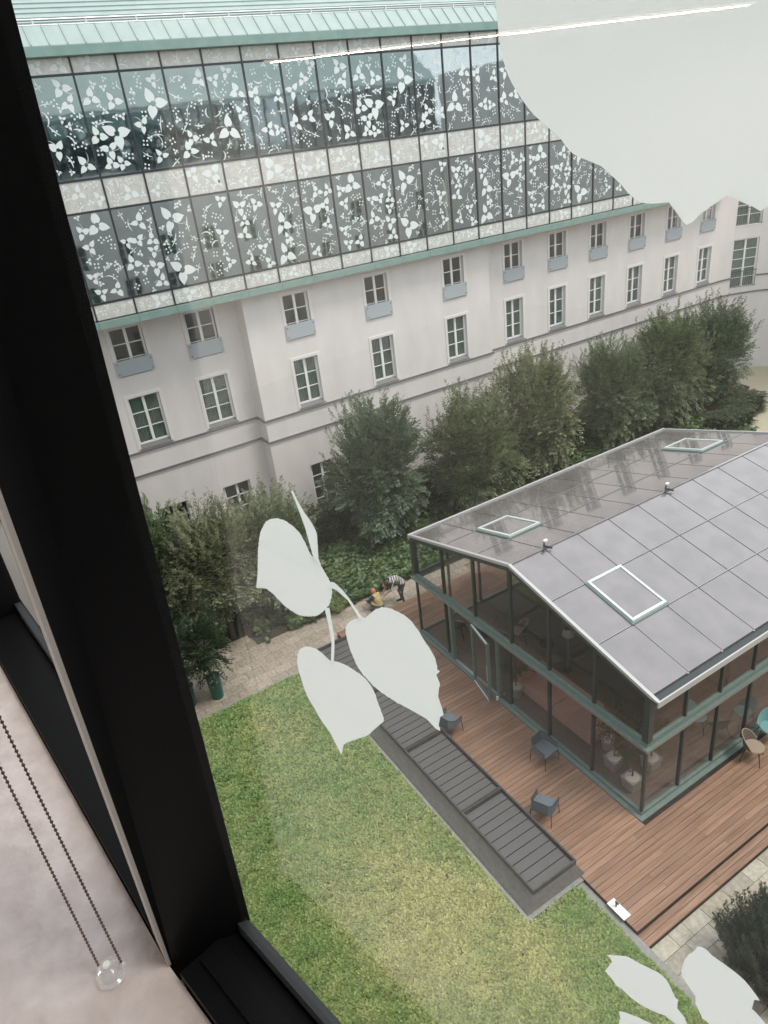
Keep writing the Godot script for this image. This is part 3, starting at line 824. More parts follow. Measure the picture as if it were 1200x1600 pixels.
# ------------------------------------------------------------------ pavilion
const PX0 := 10.73
const PX1 := 23.18
const PZL := -17.92
const PZR := -8.13
const PZM := -12.92
const PYR := 5.24
const PYE := 4.02
func roof_y(z: float) -> float:
	if z > PZM: return lerpf(PYR, PYE, (z - PZM) / (PZR - PZM))
	return lerpf(PYR, PYE, (z - PZM) / (PZL - PZM))
func build_pavilion() -> void:
	var P := thing("glass_pavilion", "glass garden pavilion with mauve-grey panelled gable roof and green metal frame", "pavilion")
	var b := MB.new()
	# floor
	b.box(Vector3(PX0 + .05, -.02, PZL + .05), Vector3(PX1 - .05, .03, PZR - .05))
	part("floor", b.mesh(), M.floor_inside, P)
	# base: flange on the deck and a raised profile
	b = MB.new()
	for r in [[PX0 - .17, PX1 + .17, PZR, PZR + .17], [PX0 - .17, PX1 + .17, PZL - .17, PZL], [PX0 - .17, PX0, PZL, PZR], [PX1, PX1 + .17, PZL, PZR]]:
		b.box(Vector3(r[0], -.01, r[2]), Vector3(r[1], .035, r[3]))
	for r in [[PX0 - .05, PX1 + .05, PZR - .04, PZR + .05], [PX0 - .05, PX1 + .05, PZL - .05, PZL + .04], [PX0 - .05, PX0 + .04, PZL + .04, -15.95], [PX0 - .05, PX0 + .04, -13.08, PZR - .04], [PX1 - .04, PX1 + .05, PZL + .04, PZR - .04]]:
		b.box(Vector3(r[0], .035, r[2]), Vector3(r[1], .14, r[3]))
	part("base_profile", b.mesh(), M.pavilion_frame, P)
	# ledge between the lower and the upper glazing
	b = MB.new()
	var c2 := MB.new()
	for r in [[PX0 - .13, PX1 + .13, PZR - .04, PZR + .13], [PX0 - .13, PX1 + .13, PZL - .13, PZL + .04], [PX0 - .13, PX0 + .04, PZL + .04, PZR - .04], [PX1 - .04, PX1 + .13, PZL + .04, PZR - .04]]:
		b.box(Vector3(r[0], 2.30, r[2]), Vector3(r[1], 2.385, r[3]))
	for r in [[PX0 - .05, PX1 + .05, PZR - .04, PZR + .05], [PX0 - .05, PX1 + .05, PZL - .05, PZL + .04], [PX0 - .05, PX0 + .04, PZL + .04, PZR - .04], [PX1 - .04, PX1 + .05, PZL + .04, PZR - .04]]:
		b.box(Vector3(r[0], 2.385, r[2]), Vector3(r[1], 2.56, r[3]))
	for r in [[PX0 - .14, PX1 + .14, PZR + .13, PZR + .145], [PX0 - .14, PX1 + .14, PZL - .145, PZL - .13], [PX0 - .145, PX0 - .13, PZL - .13, PZR + .13]]:
		c2.box(Vector3(r[0], 2.33, r[2]), Vector3(r[1], 2.39, r[3]))
	part("transom_ledge", b.mesh(), M.pavilion_frame, P)
	part("ledge_trim", c2.mesh(), M.cap, P)
	# posts and mullions
	for c in [[PX0, PZL], [PX0, PZR], [PX1, PZL], [PX1, PZR]]:
		b = MB.new()
		b.cbox(Vector3(c[0], 3.25, c[1]), Vector3(.17, 1.38, .17))
		part("corner_post", b.mesh(), M.pavilion_dark, P)
		b = MB.new()
		b.cbox(Vector3(c[0], 1.22, c[1]), Vector3(.07, 2.16, .07))
		part("corner_post", b.mesh(), M.pavilion_dark, P)
	var gz := [-16.25, -14.63, -12.95, -11.42, -9.8]
	for z in gz:
		for x in [PX0, PX1]:
			b = MB.new(); b.box(Vector3(x - .05, 2.56, z - .035), Vector3(x + .05, roof_y(z) - .06, z + .035)); part("mullion", b.mesh(), M.pavilion_dark, P)
	for z in [-13.08, -11.42, -9.8]:
		b = MB.new(); b.box(Vector3(PX0 - .05, .14, z - .035), Vector3(PX0 + .05, 2.30, z + .035)); part("mullion", b.mesh(), M.pavilion_dark, P)
	for z in [-15.98, -13.62]:
		b = MB.new(); b.box(Vector3(PX0 - .07, .0, z - .06), Vector3(PX0 + .06, 2.298, z + .06)); part("door_post", b.mesh(), M.pavilion_frame, P)
	for k in range(1, 10):
		var x := PX0 + k * 1.345
		if x > PX1 - .3: break
		for z in [PZR, PZL]:
			b = MB.new(); b.box(Vector3(x - .03, .14, z - .045), Vector3(x + .03, 2.30, z + .045)); part("mullion", b.mesh(), M.pavilion_dark, P)
			b = MB.new(); b.box(Vector3(x - .03, 2.56, z - .045), Vector3(x + .03, PYE - .16, z + .045)); part("mullion", b.mesh(), M.pavilion_dark, P)
	# panes: gables
	var zs := [PZL + .035] + gz + [PZR - .035]
	for i in zs.size() - 1:
		var z0: float = float(zs[i]) + .035
		var z1: float = float(zs[i + 1]) - .035
		for x in [PX0, PX1]:
			b = MB.new()
			b.quad(Vector3(x, 2.56, z0), Vector3(x, 2.56, z1), Vector3(x, roof_y(z1) - .1, z1), Vector3(x, roof_y(z0) - .1, z0))
			if z0 < PZM and z1 > PZM: b.tri(Vector3(x, roof_y(z0) - .1, z0), Vector3(x, roof_y(z1) - .1, z1), Vector3(x, PYR - .1, PZM))
			part("glass_pane", b.mesh(), M.pavilion_glass, P)
	for r in [[PZL + .03, -16.28], [-16.22, -16.04], [-13.56, -13.115], [-13.045, -11.455], [-11.385, -9.835], [-9.765, PZR - .03]]:
		b = MB.new(); b.quad(Vector3(PX0, .14, r[0]), Vector3(PX0, .14, r[1]), Vector3(PX0, 2.3, r[1]), Vector3(PX0, 2.3, r[0])); part("glass_pane", b.mesh(), M.pavilion_glass, P)
	b = MB.new(); b.box(Vector3(PX0 - .05, .14, -16.28), Vector3(PX0 + .05, 2.30, -16.22)); part("mullion", b.mesh(), M.pavilion_dark, P)
	b = MB.new(); b.quad(Vector3(PX1, .14, PZL), Vector3(PX1, .14, PZR), Vector3(PX1, 2.3, PZR), Vector3(PX1, 2.3, PZL)); part("glass_pane", b.mesh(), M.pavilion_glass, P)
	for k in 9:
		var xa := PX0 + k * 1.345 + .035
		var xb2: float = minf(PX0 + (k + 1) * 1.345 - .035, PX1 - .04)
		if k == 8: xb2 = PX1 - .04
		for z in [PZR, PZL]:
			for yy in [[.14, 2.3], [2.56, PYE - .16]]:
				b = MB.new(); b.quad(Vector3(xa, yy[0], z), Vector3(xb2, yy[0], z), Vector3(xb2, yy[1], z), Vector3(xa, yy[1], z)); part("glass_pane", b.mesh(), M.pavilion_glass, P)
	# eaves beams, gutter along the near side
	b = MB.new()
	b.box(Vector3(PX0 - .06, PYE - .16, PZR - .06), Vector3(PX1 + .06, PYE - .05, PZR + .05))
	b.box(Vector3(PX0 - .06, PYE - .16, PZL - .05), Vector3(PX1 + .06, PYE - .05, PZL + .06))
	for x in [PX0, PX1]:
		b.beam(Vector3(x, PYR - .11, PZM), Vector3(x, PYE - .11, PZR), .12, .15, Vector3.RIGHT.cross(Vector3(0, PYE - PYR, PZR - PZM)).normalized())
		b.beam(Vector3(x, PYR - .11, PZM), Vector3(x, PYE - .11, PZL), .12, .15, Vector3.RIGHT.cross(Vector3(0, PYE - PYR, PZL - PZM)).normalized())
	part("eaves_beam", b.mesh(), M.pavilion_dark, P)
	b = MB.new()
	b.box(Vector3(PX0 - .10, PYE - .10, PZR + .052), Vector3(PX1 + .1, PYE - .06, PZR + .27))
	part("gutter_trough", b.mesh(), M.pavilion_dark, P)
	b = MB.new()
	b.box(Vector3(PX0 - .10, PYE - .16, PZR + .272), Vector3(PX1 + .1, PYE + .01, PZR + .31))
	b.box(Vector3(PX0 - .10, PYE - .14, PZL - .13), Vector3(PX1 + .1, PYE + .03, PZL - .052))
	part("gutter_edge", b.mesh(), M.trim, P)
	# roof panels
	var zr := [PZM, -11.37, -9.76, PZR + .05]
	var zl := [PZM, -14.47, -16.08, PZL - .05]
	var pitch := 1.245
	for side in 2:
		var za: Array = zr if side == 0 else zl
		for r in 3:
			var a: float = za[r]
			var e: float = za[r + 1]
			var sg := 1.0 if side == 0 else -1.0
			a += sg * .02; e -= sg * .02
			var pm := MB.new()
			var ya := roof_y(a)
			var ye := PYE - .0125 if r == 2 else roof_y(e)
			pm.hexa([Vector3(-pitch / 2 + .02, ya - .03, a), Vector3(pitch / 2 - .02, ya - .03, a), Vector3(pitch / 2 - .02, ye - .03, e), Vector3(-pitch / 2 + .02, ye - .03, e), Vector3(-pitch / 2 + .02, ya, a), Vector3(pitch / 2 - .02, ya, a), Vector3(pitch / 2 - .02, ye, e), Vector3(-pitch / 2 + .02, ye, e)])
			var mesh := pm.mesh()
			for k in 10:
				var o := part("roof_panel", mesh, M.roof_glass, P)
				o.position.x = PX0 + (k + .5) * pitch
		# glazing bars between the panels
		for k in range(1, 10):
			var x := PX0 + k * pitch
			var ze: float = za[3]
			var br := MB.new()
			br.beam(Vector3(x, PYR - .03, PZM), Vector3(x, PYE - .043, ze), .05, .02, Vector3.RIGHT.cross(Vector3(0, PYE - PYR, ze - PZM)).normalized())
			part("glazing_bar", br.mesh(), M.cap, P)
		for r in [1, 2]:
			var br := MB.new()
			var zz: float = za[r]
			br.cbox(Vector3((PX0 + PX1) / 2, roof_y(zz) + .004, zz), Vector3(PX1 - PX0, .026, .026))
			part("glazing_bar", br.mesh(), M.cap, P)
		for x in [PX0 - .035, PX1 + .035]:
			var ve := MB.new()
			var ze: float = float(za[3]) + (0.22 if side == 0 else -.08)
			ve.beam(Vector3(x, PYR + .0, PZM), Vector3(x, lerpf(PYR, PYE, (ze - PZM) / ((PZR if side == 0 else PZL) - PZM)), ze), .09, .09, Vector3.RIGHT.cross(Vector3(0, PYE - PYR, ze - PZM)).normalized())
			part("verge_trim", ve.mesh(), M.trim, P)
	b = MB.new(); b.beam(Vector3(PX0, PYR + .012, PZM), Vector3(PX1, PYR + .012, PZM), .07, .03); part("ridge_cap", b.mesh(), M.roof_glass, P)
	# opening roof vents
	for vd in [[12.0, 13.25, -11.33, -9.78], [12.06, 13.28, -16.06, -14.50], [20.78, 21.95, -16.04, -14.46]]:
		var z0: float = vd[2]
		var z1: float = vd[3]
		var f := func(x: float, z: float, h: float) -> Vector3: return Vector3(x, roof_y(z) + h, z)
		var fm := MB.new()
		var t := .068
		for e in [[vd[0], float(vd[0]) + t, z0, z1], [float(vd[1]) - t, vd[1], z0, z1], [float(vd[0]) + t, float(vd[1]) - t, z0, z0 + t], [float(vd[0]) + t, float(vd[1]) - t, z1 - t, z1]]:
			fm.hexa([f.call(e[0], e[2], .0), f.call(e[1], e[2], .0), f.call(e[1], e[3], .0), f.call(e[0], e[3], .0), f.call(e[0], e[2], .10), f.call(e[1], e[2], .10), f.call(e[1], e[3], .10), f.call(e[0], e[3], .10)])
		var vf := part("roof_vent", fm.mesh(), M.vent, P)
		var pm := MB.new()
		pm.hexa([f.call(vd[0] + t, z0 + t, .03), f.call(vd[1] - t, z0 + t, .03), f.call(vd[1] - t, z1 - t, .03), f.call(vd[0] + t, z1 - t, .03), f.call(vd[0] + t, z0 + t, .075), f.call(vd[1] - t, z0 + t, .075), f.call(vd[1] - t, z1 - t, .075), f.call(vd[0] + t, z1 - t, .075)])
		part("vent_glass", pm.mesh(), M.roof_glass, vf)
		pm = MB.new()
		for e in [[float(vd[0]) - .05, float(vd[1]) + .05, z0 - .05, z0], [float(vd[0]) - .05, float(vd[1]) + .05, z1, z1 + .05], [float(vd[0]) - .05, vd[0], z0, z1], [vd[1], float(vd[1]) + .05, z0, z1]]:
			pm.hexa([f.call(e[0], e[2], .0), f.call(e[1], e[2], .0), f.call(e[1], e[3], .0), f.call(e[0], e[3], .0), f.call(e[0], e[2], .035), f.call(e[1], e[2], .035), f.call(e[1], e[3], .035), f.call(e[0], e[3], .035)])
		part("vent_kerb", pm.mesh(), M.pavilion_frame, vf)
	for x in [11.97, 16.99]:
		var fi := MB.new()
		fi.tube([Vector3(x, PYR, PZM), Vector3(x, PYR + .22, PZM)], .025, .02, 8)
		fi.beam(Vector3(x - .02, PYR + .10, PZM - .02), Vector3(x + .16, PYR + .04, PZM + .16), .04, .05)
		fi.beam(Vector3(x + .02, PYR + .10, PZM - .02), Vector3(x - .13, PYR + .03, PZM + .13), .03, .04)
		var fp := part("ridge_sensor", fi.mesh(), M.pavilion_dark, P)
		fi = MB.new(); fi.cbox(Vector3(x + .05, PYR + .25, PZM), Vector3(.12, .05, .07)); part("sensor_head", fi.mesh(), M.white_paint, fp)
	# door leaf standing ajar
	var dr := MB.new()
	var p0 := Vector3(PX0 - .12, 0, -14.70)
	var p1 := Vector3(PX0 - .36, 0, -13.66)
	var dd := (p1 - p0).normalized()
	dr.beam(p0 + Vector3(0, .06, 0), p0 + Vector3(0, 2.26, 0), .1, .06, dd); dr.beam(p1 + Vector3(0, .06, 0), p1 + Vector3(0, 2.26, 0), .1, .06, dd)
	dr.beam(p0 + dd * .05 + Vector3(0, .11, 0), p1 - dd * .05 + Vector3(0, .11, 0), .06, .1); dr.beam(p0 + dd * .05 + Vector3(0, 2.21, 0), p1 - dd * .05 + Vector3(0, 2.21, 0), .06, .1)
	var dm := part("door", dr.mesh(), M.pavilion_frame, P)
	dr = MB.new(); dr.quad(p0 + Vector3(0, .16, 0), p1 + Vector3(0, .16, 0), p1 + Vector3(0, 2.16, 0), p0 + Vector3(0, 2.16, 0)); part("door_pane", dr.mesh(), M.door_glass, dm)
	dr = MB.new(); dr.beam(p0 + Vector3(-.03, 2.275, 0), p1 + Vector3(-.03, 2.275, 0), .05, .022); dr.beam(p1 + Vector3(-.04, .04, 0), p0 + Vector3(-.04, .04, 0), .04, .03); part("door_closer", dr.mesh(), M.vent, dm)
	dr = MB.new(); dr.tube([p1 + Vector3(-.06, .85, -.02), p1 + Vector3(-.06, 1.45, -.02)], .016, .016, 8); part("handle", dr.mesh(), M.steel, dm)
	dr = MB.new(); dr.box(Vector3(PX0 - .03, 2.22, -15.92), Vector3(PX0 + .03, 2.30, -13.68)); part("door_head", dr.mesh(), M.pavilion_frame, P)
	dr = MB.new(); dr.box(Vector3(PX0 - .05, .0, -15.92), Vector3(PX0 + .05, .038, -13.68)); part("threshold", dr.mesh(), M.steel, P)
	dr = MB.new(); dr.tube([Vector3(PX0 - .14, 0, -13.58), Vector3(PX0 - .14, .12, -13.58)], .05, .045, 10); tag(part("door_stop", dr.mesh(), M.white_paint, self), "small white door stop on the deck beside the open pavilion door", "door stop")
	# inside: a low brown partition wall and its picture
	b = MB.new(); b.box(Vector3(16.2, .03, -16.2), Vector3(16.4, 2.7, -9.6)); part("partition", b.mesh(), M.floor_inside, P)

# ------------------------------------------------------------------ deck
func build_deck() -> void:
	var D := struct("deck", MB_box(Vector3(8.31, -.30, -19.95), Vector3(25.3, -.034, -6.17)), M.board_gap)
	var bm := box_mesh(Vector3(1, .03, .145))
	var i := 0
	var z := -19.87
	while z < -6.17:
		var mid := z > PZL - .2 and z < PZR + .2
		var x := 8.30
		var xe := PX0 - .175 if mid else 25.3
		var first := true
		while x < xe - .05:
			var L: float = xe - x
			if not mid:
				L = rng.randf_range(1.9, 3.6) * (.6 if first and i % 2 == 0 else 1.0)
				if x + L > xe - .6: L = xe - x
			var o := part("board", bm, M["board%d" % rng.randi_range(0, 3)], D)
			o.position = Vector3(x + L / 2, -.016 + rng.randf_range(-.0015, .0015), z)
			o.scale = Vector3(L - .006, 1, 1)
			x += L; first = false
		z += .155; i += 1
	# two steps down to the slabs
	var st := struct("deck_step", MB_box(Vector3(8.31, -.30, -6.16), Vector3(25.3, -.181, -5.84)), M.board_gap)
	for r in 2:
		var x := 8.30
		while x < 25.2:
			var L := minf(rng.randf_range(2.2, 3.8), 25.3 - x)
			var o := part("board", bm, M["board%d" % rng.randi_range(0, 3)], st)
			o.position = Vector3(x + L / 2, -.164, -6.075 + r * .155)
			o.scale = Vector3(L - .006, 1, 1)
			x += L
	struct("kerb", MB_box(Vector3(8.02, -.32, -7.8), Vector3(8.295, -.11, 2)), M.concrete)
	var so := thing("socket_plate", "white square floor plate with a dark tap on the deck corner", "floor plate", Vector3(8.37, .0, -6.73))
	var b := MB.new(); b.cbox(Vector3(0, .012, 0), Vector3(.22, .02, .5)); part("plate", b.mesh(), M.white_paint, so)
	b = MB.new(); b.tube([Vector3(0, .02, -.08), Vector3(0, .16, -.08)], .018, .018, 8); b.cbox(Vector3(0, .17, -.06), Vector3(.035, .035, .09)); part("tap", b.mesh(), M.chair_dark, so)
func MB_box(a: Vector3, c: Vector3) -> ArrayMesh:
	var b := MB.new(); b.box(a, c); return b.mesh()

func build_plenum() -> void:
	var V := thing("ventilation_box", "long black steel ventilation box with slatted top between lawn and deck", "ventilation box")
	var x0 := 6.93
	var x1 := 8.22
	var zs := [-7.9, -10.6, -13.25, -15.95, -18.95]
	var b := MB.new()
	var zf := -7.9
	var zb := -18.95
	# sloping flashing up to the rim
	var e0 := Vector3(x0 - .27, .005, zf + .09)
	var e1 := Vector3(x1 + .20, .005, zf + .09)
	var e2 := Vector3(x1 + .20, .005, zb - .05)
	var e3 := Vector3(x0 - .27, .005, zb - .05)
	var t0 := Vector3(x0 + .01, .40, zf - .03)
	var t1 := Vector3(x1 - .01, .40, zf - .03)
	var t2 := Vector3(x1 - .01, .40, zb + .03)
	var t3 := Vector3(x0 + .01, .40, zb + .03)
	b.quad(e3, e0, t0, t3); b.quad(e0, e1, t1, t0); b.quad(e1, e2, t2, t1); b.quad(e2, e3, t3, t2)
	part("flashing", b.mesh(), M.flashing, V)
	for i in 4:
		var za: float = zs[i]
		var ze: float = zs[i + 1]
		var f := MB.new()
		f.box(Vector3(x0 - .02, .37, ze + .012), Vector3(x0 + .02, .52, za - .012)); f.box(Vector3(x1 - .02, .37, ze + .012), Vector3(x1 + .02, .52, za - .012))
		f.box(Vector3(x0 + .02, .37, za - .045), Vector3(x1 - .02, .519, za - .012)); f.box(Vector3(x0 + .02, .37, ze + .012), Vector3(x1 - .02, .519, ze + .045))
		for hx in [x0 + .35, x1 - .35]: f.tube([Vector3(hx - .05, .47, za - .05), Vector3(hx, .47, za - .085), Vector3(hx + .05, .47, za - .05)], .008, .008, 6)
		part("rim", f.mesh(), M.black_metal, V)
		var n := 10
		var L := za - ze - .12
		var s := MB.new()
		var sw := L / n
		s.hexa([Vector3(x0 + .04, .40, sw * .452), Vector3(x1 - .04, .40, sw * .452), Vector3(x1 - .04, .392, -sw * .452), Vector3(x0 + .04, .392, -sw * .452), Vector3(x0 + .04, .412, sw * .452), Vector3(x1 - .04, .412, sw * .452), Vector3(x1 - .04, .404, -sw * .452), Vector3(x0 + .04, .404, -sw * .452)])
		s.box(Vector3(x0 + .04, .35, sw * .43), Vector3(x1 - .04, .399, sw * .452))
		var sm := s.mesh()
		for k in n:
			var o := part("slat", sm, M.slat_metal, V)
			o.position.z = za - .06 - (k + .5) * sw
	struct("kerb", MB_box(Vector3(6.57, -.32, -19.1), Vector3(8.295, -.036, -7.72)), M.concrete)

func build_paths() -> void:
	var N0 := struct("path", sheet(-6, 15.5, -23.1, -18.8, -.245), M.joint)
	var sm := box_mesh(Vector3(.595, .05, .395))
	var row := 0
	var z := -22.9
	while z < -18.9:
		var x := -1.0 + (.3 if row % 2 == 0 else 0.0)
		while x < 15:
			var lim := 4.6 if z < -22.1 else (5.75 if z < -21.3 else (8.2 if z > -19.95 else 15.4))
			if x < lim - .3 and not (x > 6.3 and z > -19.2):
				var o := part("slab", sm, M["path%d" % rng.randi_range(0, 2)], N0)
				o.position = Vector3(x, -.217 + rng.randf_range(-.003, .003), z)
			x += .605
		z += .405; row += 1
	var S0 := struct("pavement", sheet(8.3, 30, -5.83, 4, -.314), M.joint)
	row = 0
	z = -5.66
	while z < 1.0:
		var x := 8.32
		while x < 15.0:
			var L := [.6, .45, .75][rng.randi_range(0, 2)] as float
			var o := part("slab", box_mesh(Vector3(L - .012, .05, .338)), M["stone%d" % rng.randi_range(0, 2)], S0)
			o.position = Vector3(x + L / 2, -.288 + rng.randf_range(-.003, .003), z)
			x += L
		z += .35; row += 1
	struct("pavement", MB_box(Vector3(15.2, -.31, -5.83), Vector3(30, -.27, 4)), M.stone1)

# ------------------------------------------------------------------ planting
func leaf_at(b: MB, p: Vector3, d: Vector3, up: Vector3, l: float, w: float) -> void:
	var s := d.cross(up).normalized() * w / 2
	var m := p + d * l * .5 + up * l * .06
	b.tri(p, m - s, p + d * l); b.tri(p, p + d * l, m + s)
func spray_mesh(sd: int, n: int, len: float, l: float, w: float) -> ArrayMesh:
	# a twig along +x carrying leaves in a loose flat spray
	var r := RandomNumberGenerator.new(); r.seed = sd
	var b := MB.new()
	for i in n:
		var t := (i + .5) / n
		var p := Vector3(t * len, -.12 * t * t * len + r.randf_range(-.03, .03), r.randf_range(-.02, .02))
		var a := (1.0 if i % 2 == 0 else -1.0) * r.randf_range(.5, 1.3)
		var d := Vector3(cos(a), r.randf_range(-.45, .35), sin(a)).normalized()
		var up := Vector3(r.randf_range(-.4, .4), 1, r.randf_range(-.4, .4)).normalized()
		leaf_at(b, p, d, up, l * r.randf_range(.7, 1.2), w * r.randf_range(.8, 1.2))
	return b.mesh()
func tuft_mesh(sd: int, n: int, l: float, w: float, lift: float) -> ArrayMesh:
	var r := RandomNumberGenerator.new(); r.seed = sd
	var b := MB.new()
	for i in n:
		var a := r.randf() * TAU
		var d := Vector3(cos(a), r.randf_range(lift * .4, lift * 1.4), sin(a)).normalized()
		leaf_at(b, Vector3(r.randf_range(-.03, .03), r.randf_range(0, .03), r.randf_range(-.03, .03)), d, Vector3(0, 1, 0), l * r.randf_range(.6, 1.2), w * r.randf_range(.7, 1.2))
	return b.mesh()
var sprays: Array = []
# leaf sprays in six tints, joined into one mesh for each crown
func tinted(mesh: ArrayMesh) -> Array:
	var out := []
	for i in 6:
		var arr := mesh.surface_get_arrays(0)
		var k := lerpf(.42, 1.55, i / 5.0)
		var c := PackedColorArray(); c.resize(arr[Mesh.ARRAY_VERTEX].size())
		c.fill(Color(k * (1.28 if i == 5 else 1.0), k * (1.12 if i == 5 else 1.0), k))
		arr[Mesh.ARRAY_COLOR] = c
		var m := ArrayMesh.new(); m.add_surface_from_arrays(Mesh.PRIMITIVE_TRIANGLES, arr)
		out.append(m)
	return out
var tones := {}
func tone_mat(c: Color) -> StandardMaterial3D:
	var key := "%.3f %.3f %.3f" % [c.r, c.g, c.b]
	if not tones.has(key):
		var m: StandardMaterial3D = M.leaf.duplicate()
		m.resource_name = "foliage"; m.albedo_color = c.linear_to_srgb()
		tones[key] = m
	return tones[key]
func joined(called: String, meshes: Array, c: Color, xf: Array, sd: int, parent: Node) -> void:
	var r := RandomNumberGenerator.new(); r.seed = sd
	var st := SurfaceTool.new()
	st.begin(Mesh.PRIMITIVE_TRIANGLES)
	for t in xf: st.append_from(meshes[r.randi_range(0, 5)], 0, t)
	part(called, st.commit(), tone_mat(c), parent)
func crown(parent: Node, ce: Vector3, rad: Vector3, n: int, tone: Color, sd: int, mesh: Array, size := 1.0, shoots := 40) -> void:
	var r := RandomNumberGenerator.new(); r.seed = sd
	var f := FastNoiseLite.new(); f.seed = sd; f.frequency = .9; f.fractal_octaves = 3
	var xf := []
	var put := func(p: Vector3, out: Vector3, sc: float) -> void:
		var d := (out + Vector3(r.randf_range(-.6, .6), r.randf_range(-.25, .35), r.randf_range(-.6, .6))).normalized()
		var z := d.cross(Vector3.UP).normalized()
		var bs := Basis(d, z.cross(d).normalized(), z).scaled_local(Vector3.ONE * sc)
		xf.append(Transform3D(bs, p))
	# uneven lobes, so that the outline is ragged and clumps shade one another
	var lobes := []
	var nl := r.randi_range(9, 15)
	for i in nl:
		var a := i * 2.399 + r.randf_range(-.4, .4)
		var e := lerpf(-.85, .8, (i + .5) / nl)
		var w := sqrt(1.0 - minf(.95, e * e)) * r.randf_range(.38, .84) * (1.0 - .45 * maxf(0.0, e))
		lobes.append([ce + Vector3(cos(a) * rad.x * w, e * rad.y * .85, sin(a) * rad.z * w), r.randf_range(.28, .62)])
	lobes.append([ce + Vector3(0, -rad.y * .15, 0), .62])
	for i in n:
		var lb: Array = lobes[r.randi_range(0, nl)]
		var dir := Vector3(r.randfn(), r.randfn() * .8, r.randfn()).normalized()
		var q := pow(r.randf(), .4)
		var p: Vector3 = lb[0] + dir * Vector3(rad.x, rad.y * .75, rad.z) * float(lb[1]) * q * (1.0 + .5 * f.get_noise_3dv(dir * 2.0 + ce))
		if f.get_noise_3dv(p * 1.5 + Vector3(9, 3, 1)) < -.15: continue
		put.call(p, ((p - ce).normalized() * .6 + dir * .4), size * r.randf_range(.8, 1.25))
	for s in shoots:
		var a := r.randf() * TAU
		var e := r.randf_range(-.1, 1.3)
		var dir := Vector3(cos(a) * cos(e), sin(e), sin(a) * cos(e))
		var p := ce + Vector3(dir.x * rad.x * .72, dir.y * rad.y * .82, dir.z * rad.z * .72)
		var g := (dir + Vector3(0, .7, 0)).normalized()
		var m := r.randi_range(6, 13)
		for k in m:
			p += g * .13 * size
			g = (g + Vector3(r.randf_range(-.12, .12), .05, r.randf_range(-.12, .12))).normalized()
			put.call(p, g, size * lerpf(.8, .4, float(k) / m))
	joined("crown", mesh, tone, xf, sd, parent)
func tree(at: Vector3, ht: float, rad: Vector3, n: int, tone: Color, sd: int, label: String, trunk_h := 1.0) -> void:
	var T := thing("hornbeam_tree", label, "tree", at, 0.0, "trees in front of the plaster wing")
	var r := RandomNumberGenerator.new(); r.seed = sd
	var b := MB.new()
	b.tube([Vector3(0, -.05, 0), Vector3(.03, trunk_h, .02), Vector3(-.02, ht * .5, 0), Vector3(.03, ht * .9, .02)], .11, .02, 9)
	for k in 14:
		var y := lerpf(trunk_h, ht * .8, k / 13.0)
		var a := k * 2.4
		var o := Vector3(cos(a), .55, sin(a))
		b.tube([Vector3(0, y, 0), Vector3(0, y, 0) + o * .5, Vector3(0, y + .15, 0) + o * rad.x * .75], .035, .008, 6)
	part("trunk", b.mesh(), M.bark, T)
	crown(T, Vector3(0, ht - rad.y * .95, 0), rad, n, tone, sd, sprays[sd % 3], 1.0, 150)

func ground_cover(called: String, label: String, mesh: Mesh, mt: Material, pts: Array, colf: Callable, sc: float, sd: int) -> void:
	var r := RandomNumberGenerator.new(); r.seed = sd
	var xf := []
	var cols := []
	for p in pts:
		var bs := Basis(Vector3.UP, r.randf() * TAU).rotated(Vector3(1, 0, 0), r.randf_range(-.35, .35)).scaled_local(Vector3.ONE * sc * r.randf_range(.7, 1.3))
		xf.append(Transform3D(bs, p)); cols.append(colf.call(p, r))
	var o := multi(called, mesh, mt, xf, cols, self)
	o.set_meta("kind", "stuff"); tag(o, label, "ground cover")

